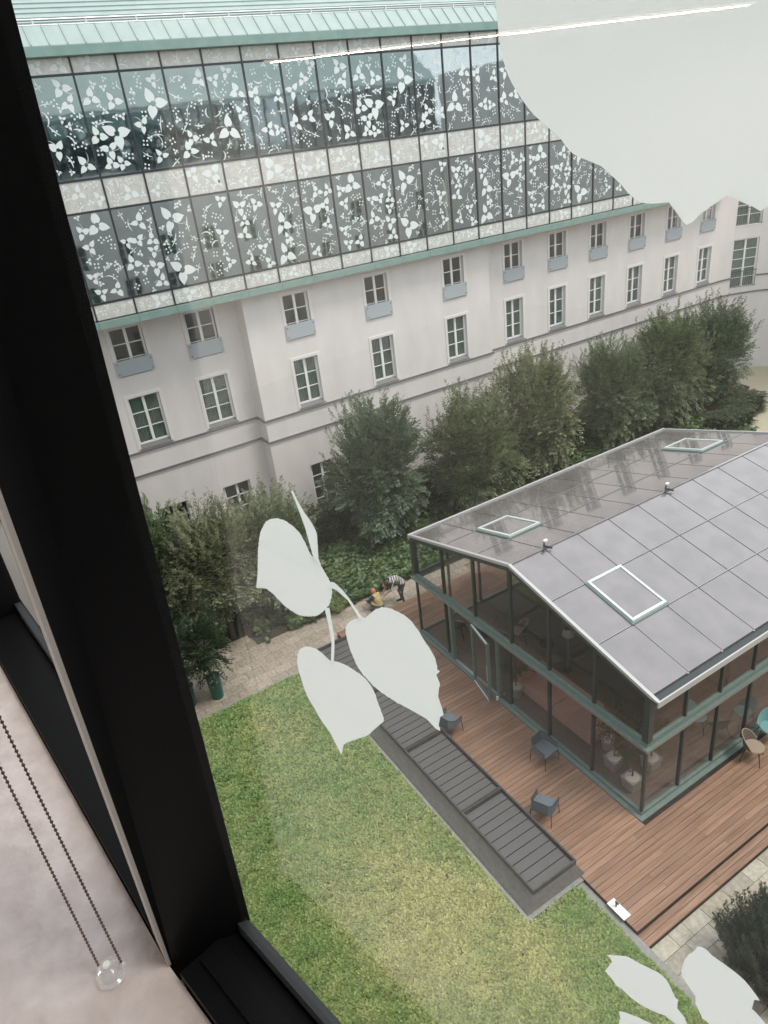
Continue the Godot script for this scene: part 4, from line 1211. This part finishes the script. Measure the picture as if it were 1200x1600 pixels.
func build_planting() -> void:
	for i in 3: sprays.append(tinted(spray_mesh(200 + i, 9, .42, .135, .082)))
	# lawn
	struct("lawn_soil", sheet(-6, 8.03, -18.85, 6, -.085), M.turf_soil)
	var r := RandomNumberGenerator.new(); r.seed = 5
	var f := FastNoiseLite.new(); f.seed = 8; f.frequency = .35; f.fractal_octaves = 4
	var pts := []
	for i in 80000:
		var p := Vector3(r.randf_range(-.6, 8.05), -.08, r.randf_range(-18.85, -2.5))
		if p.x > 6.54 and p.z < -7.66: continue
		pts.append(p)
	struct("lawn_edging", MB_box(Vector3(-6, -.3, -18.98), Vector3(6.57, -.06, -18.86)), M.concrete)
	var dry := [on_y(720, 1490, -.2), on_y(640, 1400, -.2), on_y(420, 1150, -.2), on_y(850, 1500, -.2)]
	var dr := [2.0, 1.6, 1.0, .8]
	var lawn_col := func(p: Vector3, q: RandomNumberGenerator) -> Color:
		var t := f.get_noise_2d(p.x * 2.2, p.z * 2.2) * .7 + f.get_noise_2d(p.x * 9, p.z * 9) * .35
		var dryness := 0.0
		for i in 4:
			var dd: Vector3 = p - dry[i]
			dryness += exp(-(dd.x * dd.x + dd.z * dd.z * .6) / (float(dr[i]) * float(dr[i]))) * (.75 if i < 2 else .5)
		var y := clampf(.24 + t * .55 + dryness * .62 + q.randf_range(-.18, .18), 0, 1)
		return Color(.16, .285, .075).lerp(Color(.46, .46, .20), y) * q.randf_range(.72, 1.35)
	ground_cover("lawn", "short tufted lawn with dry straw-coloured patches beside the ventilation box", tuft_mesh(3, 9, .075, .036, .7), M.lawn_leaf, pts, lawn_col, 1.0, 11)
	# planting bed in front of the far wall
	var bed := MB.new()
	var poly := PackedVector2Array([Vector2(4.5, -23.1), Vector2(4.75, -22.15), Vector2(5.75, -22.15), Vector2(5.8, -21.27), Vector2(15.5, -21.27), Vector2(15.5, -19.5), Vector2(32, -19.5), Vector2(34, -22.2), Vector2(40, -25), Vector2(40.6, -28.3), Vector2(-6, -28.8), Vector2(-6, -23.1)])
	var idx := Geometry2D.triangulate_polygon(poly)
	for i in range(0, idx.size(), 3):
		var t := []
		for k in 3: t.append(Vector3(poly[idx[i + k]].x, -.2, poly[idx[i + k]].y))
		bed.trih(t[0], t[1], t[2], Vector3.UP)
	struct("bed_soil", bed.mesh(), M.soil)
	pts = []
	for i in 20000:
		var p := Vector3(r.randf_range(5.9, 15.5), -.19 + r.randf_range(0, .28), r.randf_range(-27.4, -21.35))
		if p.x < 7.2 and f.get_noise_2d(p.x * 3, p.z * 3) < .1: continue
		pts.append(p)
	for i in 9000: pts.append(Vector3(r.randf_range(15.5, 34), -.19 + r.randf_range(0, .3), r.randf_range(-27.4, -20.5)))
	var bed_col := func(p: Vector3, q: RandomNumberGenerator) -> Color:
		var t := clampf(.5 + f.get_noise_2d(p.x * 3, p.z * 3) + q.randf_range(-.3, .3), 0, 1)
		return Color(.045, .09, .032).lerp(Color(.14, .21, .08), t)
	ground_cover("ivy", "dark green ivy filling the bed under the trees", tuft_mesh(4, 7, .15, .11, .35), M.leaf, pts, bed_col, 1.0, 12)
	# clipped hedge along the wall
	var H := thing("hedge", "dark clipped hedge running along the foot of the plaster wall", "hedge", Vector3(9.5, -.2, -26.6))
	var xf := []
	for i in 9000:
		var p := Vector3(r.randf_range(0, 29.5), 0, 0)
		var e := r.randf()
		if e < .45: p = Vector3(p.x, r.randf_range(1.35, 1.55), r.randf_range(-.6, .6))
		else: p = Vector3(p.x, r.randf_range(0, 1.5), .6 + r.randf_range(-.12, .08))
		xf.append(Transform3D(Basis(Vector3.UP, r.randf() * TAU).rotated(Vector3.RIGHT, r.randf_range(-.7, .7)).scaled_local(Vector3.ONE * r.randf_range(.7, 1.2)), p))
	var core := MB.new(); core.box(Vector3(.05, 0, -.5), Vector3(29.4, 1.38, .5)); part("branches", core.mesh(), M.soil, H)
	joined("foliage", sprays[0], Color(.035, .058, .026), xf, 61, H)
	# trees
	var olive := Color(.215, .24, .125)
	var dark := Color(.125, .18, .108)
	tree(Vector3(3.3, -.2, -24.2), 4.5, Vector3(1.25, 2.0, 1.3), 2600, Color(0.138, 0.207, 0.090), 301, "narrow hornbeam standing behind the two green pots", 1.2)
	tree(Vector3(5.2, -.2, -22.5), 4.7, Vector3(1.4, 1.7, 1.4), 2200, Color(0.262, 0.283, 0.172), 302, "airy hornbeam with bare trunk at the corner of the stone path", 1.5)
	tree(Vector3(7.7, -.2, -23.2), 4.1, Vector3(1.35, 1.7, 1.4), 2300, Color(0.207, 0.241, 0.138), 303, "hornbeam between the airy corner tree and the conical dark tree", .8)
	tree(Vector3(13.45, -.2, -24.6), 5.9, Vector3(1.8, 2.9, 1.7), 5000, dark, 304, "dark green conical hornbeam beside the two gardeners", .6)
	tree(Vector3(18.0, -.2, -24.1), 5.1, Vector3(2.15, 2.55, 1.8), 5000, Color(0.179, 0.214, 0.113), 305, "broad olive hornbeam behind the pavilion's gable end", .6)
	tree(Vector3(22.3, -.2, -24.7), 5.9, Vector3(2.1, 2.9, 1.8), 5000, olive, 306, "tall yellowish hornbeam reaching the string course", .6)
	tree(Vector3(27.9, -.2, -25.0), 4.9, Vector3(1.8, 2.5, 1.7), 4000, Color(0.152, 0.200, 0.108), 307, "hornbeam first after the gap in the tree row", .6)
	tree(Vector3(32.2, -.2, -25.0), 5.7, Vector3(2.5, 2.9, 1.8), 5000, Color(0.172, 0.214, 0.117), 308, "bushy hornbeam in the middle of the farther tree group", .6)
	tree(Vector3(36.4, -.2, -25.2), 5.2, Vector3(2.2, 2.7, 1.8), 4500, dark, 309, "dark hornbeam nearest the curved corner of the building", .6)
	# grasses by the path
	var G := thing("grass_clump", "arching bright green grass clump at the edge of the stone path", "ornamental grass", Vector3(9.05, -.2, -21.25))
	var gb := MB.new()
	for i in 130:
		var a := r.randf() * TAU
		var o := Vector3(cos(a), 0, sin(a))
		var p := o * r.randf_range(0, .1)
		var l := r.randf_range(.4, .75)
		var s := o.cross(Vector3.UP) * .008
		var m := p + o * l * .3 + Vector3(0, l * .75, 0)
		var e := p + o * l * .75 + Vector3(0, l * .7, 0)
		gb.quad(p - s, p + s, m + s, m - s); gb.tri(m - s, m + s, e)
	var gm := mat("grass_blade", lin(.17, .22, .06), .6); gm.cull_mode = BaseMaterial3D.CULL_DISABLED
	part("blades", gb.mesh(), gm, G)
	# low rounded hedges on the far right
	for hd in [[36.6, -22.9, "low round-ended clipped hedge block next to the pale gravel path"], [34.4, -22.1, "lower clipped hedge block with rounded end behind the pavilion roof"]]:
		var hh := thing("hedge", hd[2], "hedge", Vector3(hd[0], -.2, hd[1]))
		var cb := MB.new(); cb.box(Vector3(-1.5, 0, -.45), Vector3(.7, .75, .45)); part("branches", cb.mesh(), M.soil, hh)
		xf = []
		for i in 1500:
			var p := Vector3(r.randf_range(-1.6, 1.0), r.randf_range(0, .95), r.randf_range(-.6, .6))
			if p.x > .5 and Vector2(p.x - .5, p.z).length() > .6: continue
			xf.append(Transform3D(Basis(Vector3.UP, r.randf() * TAU).scaled_local(Vector3.ONE * .7), p))
		joined("foliage", sprays[1], Color(.07, .10, .05), xf, 62, hh)
	# conifer by the slabs
	var C := thing("conifer_shrub", "dark green conifer shrub with upright spiky shoots beside the pale slabs", "shrub", Vector3(10.05, -.3, -4.1))
	var tb := MB.new(); tb.tube([Vector3(0, -.02, 0), Vector3(0, .7, 0), Vector3(0, 1.4, 0)], .08, .02, 8); part("trunk", tb.mesh(), M.bark, C)
	var needle := tuft_mesh(9, 14, .06, .012, 1.2)
	xf = []
	for s in 300:
		var a := r.randf() * TAU
		var rr := sqrt(r.randf()) * 1.2
		var hh := (1.75 - .55 * rr * rr) * r.randf_range(.75, 1.12)
		var p := Vector3(cos(a) * rr * .75, hh * .25, sin(a) * rr * .75)
		var e := Vector3(cos(a) * rr * 1.05, hh, sin(a) * rr * 1.05)
		for k in 26:
			var t := k / 25.0
			var q := p.lerp(e, t) + Vector3(r.randfn(), r.randfn() * .5, r.randfn()) * .045 * (1.15 - t)
			xf.append(Transform3D(Basis(Vector3.UP, r.randf() * TAU).scaled_local(Vector3.ONE * lerpf(1.5, .8, t)), q))
	joined("foliage", tinted(needle), Color(.05, .082, .045), xf, 63, C)
	# two potted shrubs by the path's left end
	for pd in [[3.55, -19.75, "bushy shrub in tall green pot on the stone path, next to the lawn corner"], [2.65, -19.95, "bushy shrub in tall green pot half hidden by the window mullion"]]:
		var pt := thing("potted_shrub", pd[2], "potted plant", Vector3(pd[0], -.195, pd[1]))
		var pb := MB.new(); pb.lathe(Vector3.ZERO, [Vector2(0, .001), Vector2(.19, .001), Vector2(.24, .85), Vector2(.25, .9), Vector2(.22, .9), Vector2(.21, .82), Vector2(0, .82)], 24); part("pot", pb.mesh(), M.pot_green, pt)
		crown(pt, Vector3(0, 2.0, 0), Vector3(.55, 1.05, .55), 500, Color(.05, .08, .035), int(pd[0] * 100), sprays[1], .8, 12)

# ------------------------------------------------------------------ furniture
func armchair() -> Node3D:
	var A := thing("armchair", "", "armchair")
	var b := MB.new(); b.box(Vector3(-.26, .41, -.26), Vector3(.26, .45, .27)); part("seat", b.mesh(), M.chair_blue, A)
	# wrap-around back of flat straps
	var bk := MB.new()
	var path := [Vector3(-.29, 0, .25), Vector3(-.30, 0, -.05), Vector3(-.27, 0, -.22), Vector3(-.20, 0, -.285), Vector3(.20, 0, -.285), Vector3(.27, 0, -.22), Vector3(.30, 0, -.05), Vector3(.29, 0, .25)]
	var tops := [.60, .64, .74, .78, .78, .74, .64, .60]
	for i in 7:
		var m: int = maxi(2, int(path[i].distance_to(path[i + 1]) / .028))
		for k in m:
			var p: Vector3 = path[i].lerp(path[i + 1], (k + .1) / m)
			var q: Vector3 = path[i].lerp(path[i + 1], (k + .9) / m)
			var h0 := lerpf(tops[i], tops[i + 1], (k + .1) / m)
			var h1 := lerpf(tops[i], tops[i + 1], (k + .9) / m)
			var nn: Vector3 = (q - p).cross(Vector3.UP).normalized() * .006
			bk.hexa([p - nn + Vector3.UP * .43, q - nn + Vector3.UP * .43, q + nn + Vector3.UP * .43, p + nn + Vector3.UP * .43, p - nn + Vector3.UP * h0, q - nn + Vector3.UP * h1, q + nn + Vector3.UP * h1, p + nn + Vector3.UP * h0])
	part("backrest", bk.mesh(), M.chair_blue, A)
	var rl := MB.new()
	var rp2 := []
	for i in 8: rp2.append(path[i] + Vector3(0, tops[i], 0))
	rl.tube(rp2, .013, .013, 8)
	part("arm_rail", rl.mesh(), M.chair_leg, A)
	for sx in [-1, 1]:
		for sz in [-1, 1]:
			var l := MB.new(); l.tube([Vector3(sx * .27, .44, sz * .24), Vector3(sx * .29, 0, sz * .27)], .013, .010, 8); part("leg", l.mesh(), M.chair_leg, A)
	return A
func shell_chair(shell: Material, label: String, at: Vector3, turn: float) -> void:
	var A := thing("shell_chair", label, "chair", at, turn)
	var b := MB.new(); b.lathe(Vector3(0, .42, .02), [Vector2(0, 0), Vector2(.24, 0), Vector2(.26, .02), Vector2(.24, .05), Vector2(0, .055)], 22); part("seat", b.mesh(), shell, A)
	b = MB.new()
	var rim := []
	var n := 18
	for i in n + 1:
		var t := lerpf(-.12, PI + .12, float(i) / n)
		var lift := pow(maxf(0, sin(t)), .8)
		rim.append(Vector3(cos(t) * .31, .50 + .36 * lift, -sin(t) * (.27 + .05 * lift)))
	for i in n:
		var p: Vector3 = rim[i]
		var q: Vector3 = rim[i + 1]
		var pb := Vector3(p.x * .8, .45, p.z * .78)
		var qb := Vector3(q.x * .8, .45, q.z * .78)
		var o := Vector3(0, 0, .012)
		b.quad(pb, qb, q, p); b.quad(pb + o, p + o, q + o, qb + o)
	part("backrest", b.mesh(), M.floor_inside if shell == M.chair_tan else shell, A)
	b = MB.new(); b.tube(rim, .014, .014, 8); part("rim", b.mesh(), shell, A)
	for sx in [-1, 1]:
		for sz in [-1, 1]:
			b = MB.new(); b.tube([Vector3(sx * .17, .43, sz * .16), Vector3(sx * .27, 0, sz * .25)], .017, .012, 8); part("leg", b.mesh(), M.chair_dark, A)

func plant(at: Vector3, h: float, label: String, sd: int, boxy: bool) -> void:
	var T := thing("indoor_plant", label, "potted plant", at)
	var b := MB.new()
	if boxy: b.hexa([Vector3(-.17, 0, .17), Vector3(.17, 0, .17), Vector3(.17, 0, -.17), Vector3(-.17, 0, -.17), Vector3(-.21, .36, .21), Vector3(.21, .36, .21), Vector3(.21, .36, -.21), Vector3(-.21, .36, -.21)])
	else: b.lathe(Vector3.ZERO, [Vector2(0, 0), Vector2(.17, 0), Vector2(.22, .36), Vector2(.2, .37), Vector2(0, .34)], 20)
	part("pot", b.mesh(), M.pot_white, T)
	b = MB.new(); b.lathe(Vector3(0, .365, 0), [Vector2(.19, 0), Vector2(.12, .02), Vector2(0, .03)], 16); part("pebbles", b.mesh(), M.pebble, T)
	b = MB.new(); b.tube([Vector3(0, .36, 0), Vector3(.02, h * .6, .01), Vector3(0, h * .85, 0)], .022, .012, 8); part("stem", b.mesh(), M.bark, T)
	crown(T, Vector3(0, h * .78, 0), Vector3(.30, h * .24, .30), 75, Color(.07, .10, .035), sd, sprays[1], .5, 4)

func build_furniture() -> void:
	var a := armchair()
	a.position = Vector3(10.05, 0, -10.92); a.rotation.y = deg_to_rad(8); a.set_meta("label", "blue-grey strap armchair against the pavilion glass"); a.set_meta("group", "armchairs on the deck")
	dup(a, Vector3(8.78, 0, -9.55), deg_to_rad(115), "blue-grey strap armchair with its back to the ventilation box's front section", "armchairs on the deck")
	dup(a, Vector3(8.62, 0, -13.42), deg_to_rad(105), "blue-grey strap armchair partly behind the film leaf tip", "armchairs on the deck")
	shell_chair(M.chair_tan, "tan shell chair with dark legs on the deck along the pavilion's long side", Vector3(14.42, 0, -7.6), deg_to_rad(25))
	shell_chair(M.chair_teal, "turquoise shell chair behind the tan shell chair", Vector3(15.35, 0, -7.75), deg_to_rad(-60))
	# sofa inside
	var S := thing("sofa", "salmon pink sofa behind the gable glass of the pavilion", "sofa", Vector3(11.75, .03, -11.95), 0)
	var b := MB.new(); b.box(Vector3(-.42, .10, -1.35), Vector3(.42, .30, 1.35)); part("base", b.mesh(), M.sofa, S)
	for z in [-.675, .675]:
		b = MB.new(); b.box(Vector3(-.42, .30, z - .66), Vector3(.22, .46, z + .66)); part("seat_cushion", b.mesh(), M.sofa, S)
	b = MB.new(); b.box(Vector3(.22, .30, -1.35), Vector3(.44, .88, 1.35)); part("backrest", b.mesh(), M.sofa, S)
	for z in [-1.45, 1.45]:
		b = MB.new(); b.box(Vector3(-.42, .10, z - .10), Vector3(.44, .62, z + .10)); part("armrest", b.mesh(), M.sofa, S)
	for x in [-.36, .36]:
		for z in [-1.25, 1.25]:
			b = MB.new(); b.tube([Vector3(x, 0, z), Vector3(x, .10, z)], .02, .025, 8); part("leg", b.mesh(), M.chair_dark, S)
	plant(Vector3(11.2, .03, -8.85), 1.75, "small indoor tree in white pot in the pavilion's glazed corner", 401, true)
	plant(Vector3(11.35, .03, -9.6), 1.6, "indoor tree second from the pavilion's glazed corner", 402, true)
	plant(Vector3(11.75, .03, -10.15), 1.5, "indoor tree in white pot at the end of the pink sofa", 403, false)
	plant(Vector3(12.1, .03, -9.0), 1.5, "indoor tree behind the one in the glazed corner", 404, true)
	plant(Vector3(11.15, .03, -13.35), 1.7, "leafy yellowish indoor plant beside the open door", 405, false)
	# tables and chairs inside
	for td in [[12.3, -16.4, "round table inside the pavilion near the far corner post"], [13.6, -14.6, "round table inside the pavilion behind the door"], [13.4, -9.6, "round table inside the pavilion near the long glazed side"]]:
		var t := thing("round_table", td[2], "table", Vector3(td[0], .03, td[1]))
		b = MB.new(); b.lathe(Vector3.ZERO, [Vector2(0, .70), Vector2(.48, .70), Vector2(.5, .72), Vector2(.48, .74), Vector2(0, .74)], 28); part("table_top", b.mesh(), M.floor_inside, t)
		b = MB.new(); b.tube([Vector3(0, .03, 0), Vector3(0, .70, 0)], .035, .035, 10); part("stem", b.mesh(), M.chair_dark, t)
		b = MB.new(); b.lathe(Vector3.ZERO, [Vector2(0, 0), Vector2(.26, 0), Vector2(.25, .03), Vector2(0, .03)], 24); part("foot", b.mesh(), M.chair_dark, t)
	shell_chair(M.chair_tan, "tan shell chair inside the pavilion by the far corner table", Vector3(11.6, .03, -16.9), 2.2)
	shell_chair(M.chair_teal, "turquoise shell chair inside the pavilion by the long glazed side", Vector3(14.2, .03, -9.2), .6)
	shell_chair(M.chair_tan, "tan shell chair inside the pavilion by the table behind the door", Vector3(13.0, .03, -15.3), 4.0)
	var L := thing("floor_lamp", "brass floor lamp with small shade inside the pavilion", "lamp", Vector3(13.2, .03, -13.2))
	b = MB.new(); b.lathe(Vector3.ZERO, [Vector2(0, 0), Vector2(.15, 0), Vector2(.14, .02), Vector2(0, .025)], 20); part("foot", b.mesh(), M.chair_dark, L)
	b = MB.new(); b.tube([Vector3(0, .02, 0), Vector3(0, 1.5, 0)], .012, .012, 8); part("pole", b.mesh(), M.steel, L)
	b = MB.new(); b.lathe(Vector3(0, 1.42, 0), [Vector2(.2, 0), Vector2(.14, .26)], 20); part("shade", b.mesh(), M.pot_white, L)

# ------------------------------------------------------------------ people
# tapered capsules joined with a smooth minimum and meshed as surface nets
func body_mesh(bones: Array, cell: float, k: float, colf: Callable) -> MB:
	var lo := Vector3(9, 9, 9)
	var hi := -lo
	for q in bones:
		for e in [[q[0], q[2]], [q[1], q[3]]]:
			lo = lo.min(e[0] - Vector3.ONE * (float(e[1]) + .05)); hi = hi.max(e[0] + Vector3.ONE * (float(e[1]) + .05))
	var nx := int((hi.x - lo.x) / cell) + 2
	var ny := int((hi.y - lo.y) / cell) + 2
	var nz := int((hi.z - lo.z) / cell) + 2
	var g := PackedFloat32Array(); g.resize(nx * ny * nz); g.fill(9.0)
	for q in bones:
		var a: Vector3 = q[0]
		var d: Vector3 = q[1] - a
		var ra: float = q[2]
		var rb: float = q[3]
		var m := maxf(ra, rb) + .09
		var blo: Vector3 = (a.min(q[1]) - Vector3.ONE * m - lo) / cell
		var bhi: Vector3 = (a.max(q[1]) + Vector3.ONE * m - lo) / cell
		var dl := maxf(d.length_squared(), 1e-8)
		for z in range(maxi(0, int(blo.z)), mini(nz, int(bhi.z) + 1)):
			for y in range(maxi(0, int(blo.y)), mini(ny, int(bhi.y) + 1)):
				for x in range(maxi(0, int(blo.x)), mini(nx, int(bhi.x) + 1)):
					var p := lo + Vector3(x, y, z) * cell
					var t := clampf((p - a).dot(d) / dl, 0, 1)
					var v := p.distance_to(a + d * t) - lerpf(ra, rb, t)
					var i := x + nx * (y + ny * z)
					var o := g[i]
					if o > 8.0: g[i] = v
					else:
						var h := maxf(k - absf(o - v), 0.0) / k
						g[i] = minf(o, v) - h * h * k * .25
	var vid := {}
	var vp := []
	var st := [1, nx, nx * ny]
	for z in nz - 1:
		for y in ny - 1:
			for x in nx - 1:
				var i0 := x + nx * (y + ny * z)
				var inside := 0
				for c in 8:
					if g[i0 + (c & 1) + ((c >> 1) & 1) * nx + ((c >> 2) & 1) * nx * ny] < 0: inside += 1
				if inside == 0 or inside == 8: continue
				var s := Vector3.ZERO
				var n := 0
				for c in 8:
					for ax in 3:
						if c & (1 << ax): continue
						var ca := i0 + (c & 1) + ((c >> 1) & 1) * nx + ((c >> 2) & 1) * nx * ny
						var va := g[ca]
						var vb := g[ca + int(st[ax])]
						if (va < 0) != (vb < 0):
							var p := Vector3(c & 1, (c >> 1) & 1, (c >> 2) & 1)
							p[ax] += va / (va - vb)
							s += p; n += 1
				vid[i0] = vp.size()
				vp.append(lo + (Vector3(x, y, z) + s / n) * cell)
	var tris := []
	for z in range(1, nz - 1):
		for y in range(1, ny - 1):
			for x in range(1, nx - 1):
				var i0 := x + nx * (y + ny * z)
				for ax in 3:
					var va := g[i0]
					var vb := g[i0 + int(st[ax])]
					if (va < 0) == (vb < 0): continue
					var u: int = st[(ax + 1) % 3]
					var w: int = st[(ax + 2) % 3]
					var q := [i0, i0 - u, i0 - u - w, i0 - w]
					if vb < 0: q.reverse()
					var ok := true
					for e in q:
						if not vid.has(e): ok = false
					if not ok: continue
					tris.append([vid[q[0]], vid[q[2]], vid[q[1]]]); tris.append([vid[q[0]], vid[q[3]], vid[q[2]]])
	var nr := []
	nr.resize(vp.size()); nr.fill(Vector3.ZERO)
	for t in tris:
		var nn: Vector3 = (vp[t[2]] - vp[t[0]]).cross(vp[t[1]] - vp[t[0]])
		for e in t: nr[e] += nn
	var b := MB.new(); b.use_c = true
	for t in tris:
		for e in [t[0], t[1], t[2]]:
			b.v.append(vp[e]); b.n.append(nr[e].normalized()); b.c.append(colf.call(vp[e]))
	return b
func add_hand(b: MB, wrist: Vector3, dir: Vector3, side: Vector3, skin: Color) -> void:
	b.col = skin
	var lens := [.062, .074, .078, .07, .055]
	for i in 5:
		var off := side * ((i - 2) * .019)
		var r0 := wrist + dir * .05 + off
		var d := (dir + side * ((i - 2) * .08)).normalized()
		if i == 0:
			r0 = wrist + dir * .02 - side * .03; d = (dir * .7 - side * .7).normalized()
		var curl := dir.cross(side).normalized()
		var m := r0 + d * float(lens[i]) * .55
		var e := m + (d * .75 + curl * .6).normalized() * float(lens[i]) * .5
		b.tube([r0, m, e], .009, .0075, 6)
func build_people() -> void:
	var skin := Color(.48, .30, .21)
	# bending gardener in a striped top, facing -x
	var bones := []
	var L := func(a: Vector3, c: Vector3, ra: float, rb: float) -> void: bones.append([a, c, ra, rb])
	L.call(Vector3(.10, .93, -.02), Vector3(-.10, 1.12, 0), .145, .15)
	L.call(Vector3(-.10, 1.12, 0), Vector3(-.30, 1.16, 0), .15, .13)
	L.call(Vector3(-.28, 1.15, -.16), Vector3(-.28, 1.15, .16), .085, .085)
	L.call(Vector3(.10, .92, -.09), Vector3(.10, .92, .09), .125, .125)
	L.call(Vector3(-.34, 1.14, 0), Vector3(-.46, 1.09, 0), .055, .055)
	L.call(Vector3(-.50, 1.09, 0), Vector3(-.56, 1.0, 0), .098, .085)
	L.call(Vector3(-.63, .99, 0), Vector3(-.655, .97, 0), .018, .014)
	for s in [-1, 1]:
		var hz: float = s * .10
		L.call(Vector3(.10, .88, hz), Vector3(.02, .50, hz * 1.3), .095, .062)
		L.call(Vector3(.02, .50, hz * 1.3), Vector3(.09, .10, hz * 1.5), .06, .042)
		L.call(Vector3(.09, .05, hz * 1.5), Vector3(-.11, .035, hz * 1.6), .045, .035)
		L.call(Vector3(-.29, 1.13, s * .18), Vector3(-.42, .86, s * .22), .056, .045)
		L.call(Vector3(-.42, .86, s * .22), Vector3(-.60, .66, s * .12), .044, .031)
		L.call(Vector3(-.60, .66, s * .12), Vector3(-.65, .60, s * .10), .034, .03)
		L.call(Vector3(-.53, 1.05, s * .09), Vector3(-.54, 1.03, s * .098), .02, .015)
	var colf := func(p: Vector3) -> Color:
		if p.y < .085: return Color(.03, .03, .032)
		if p.x > -.02 and p.y < .95 or p.y < .56 and p.x > -.3: return Color(.075, .085, .09)
		if p.x < -.44 and p.y > .9: return Color(.05, .035, .025) if p.x > -.60 and p.y > 1.0 else Color(.48, .30, .21)
		if p.y < .88 and p.x < -.3: return Color(.48, .30, .21)
		return Color(.62, .60, .56) if fposmod((p.x * .9 - p.y * .35) / .085, 1.0) < .5 else Color(.03, .03, .035)
	var b := body_mesh(bones, .02, .045, colf)
	for s in [-1, 1]: add_hand(b, Vector3(-.64, .61, s * .10), Vector3(-.6, -.8, 0).normalized(), Vector3(0, 0, 1) * s, skin)
	var o := part("person", b.mesh(), M.body, self)
	tag(o, "gardener in black and white striped top and dark trousers bending forward over the ivy", "person")
	o.position = Vector3(11.28, -.19, -20.2); o.rotation.y = deg_to_rad(-12)
	# crouching gardener in an orange cap, facing the bed
	bones = []
	L = func(a: Vector3, c: Vector3, ra: float, rb: float) -> void: bones.append([a, c, ra, rb])
	L.call(Vector3(0, .27, .12), Vector3(0, .50, .02), .15, .145)
	L.call(Vector3(0, .50, .02), Vector3(0, .66, -.08), .145, .12)
	L.call(Vector3(-.15, .66, -.06), Vector3(.15, .66, -.06), .08, .08)
	L.call(Vector3(0, .70, -.10), Vector3(0, .78, -.15), .055, .055)
	L.call(Vector3(0, .84, -.17), Vector3(0, .80, -.22), .10, .085)
	L.call(Vector3(0, .80, -.30), Vector3(0, .79, -.315), .018, .014)
	for s in [-1, 1]:
		L.call(Vector3(s * .09, .25, .10), Vector3(s * .19, .44, -.24), .10, .068)
		L.call(Vector3(s * .19, .44, -.24), Vector3(s * .17, .08, -.06), .062, .042)
		L.call(Vector3(s * .17, .045, -.05), Vector3(s * .18, .035, -.25), .045, .036)
		L.call(Vector3(s * .18, .65, -.07), Vector3(s * .27, .46, -.22), .058, .046)
		L.call(Vector3(s * .27, .46, -.22), Vector3(s * .15, .36, -.46), .044, .032)
		L.call(Vector3(s * .15, .36, -.46), Vector3(s * .14, .33, -.52), .034, .03)
	colf = func(p: Vector3) -> Color:
		if p.y < .085: return Color(.06, .06, .065)
		if p.y > .76: return Color(.50, .20, .11) if p.z > -.24 or p.y > .85 else Color(.48, .30, .21)
		if p.z < -.40 and p.y > .28: return Color(.48, .30, .21)
		if absf(p.x) > .155 and p.y > .40 and p.z > -.40 and not (p.y < .52 and absf(p.x) < .24): return Color(.035, .04, .06)
		if p.y < .34 or p.z < -.14: return Color(.12, .13, .16)
		return Color(.52, .42, .20)
	b = body_mesh(bones, .018, .04, colf)
	for s in [-1, 1]: add_hand(b, Vector3(s * .14, .335, -.51), Vector3(0, -.5, -.85).normalized(), Vector3(1, 0, 0) * s, skin)
	o = part("person", b.mesh(), M.body, self)
	tag(o, "gardener in orange cap and yellow top crouching at the edge of the ivy", "person")
	o.position = Vector3(10.35, -.19, -20.35); o.rotation.y = deg_to_rad(15)
	var k := thing("bucket", "green garden bucket at the edge of the ivy in front of the crouching gardener", "bucket", Vector3(10.62, -.19, -21.0))
	b = MB.new(); b.lathe(Vector3.ZERO, [Vector2(0, 0), Vector2(.13, 0), Vector2(.17, .32), Vector2(.185, .33), Vector2(.185, .35), Vector2(.165, .35), Vector2(.12, .03), Vector2(0, .03)], 22); part("body", b.mesh(), M.pot_green, k)
	b = MB.new()
	var hp := []
	for i in 9: hp.append(Vector3(cos(PI * i / 8.0) * .17, .33 + sin(PI * i / 8.0) * .13, 0))
	b.tube(hp, .006, .006, 6); part("handle", b.mesh(), M.steel, k)
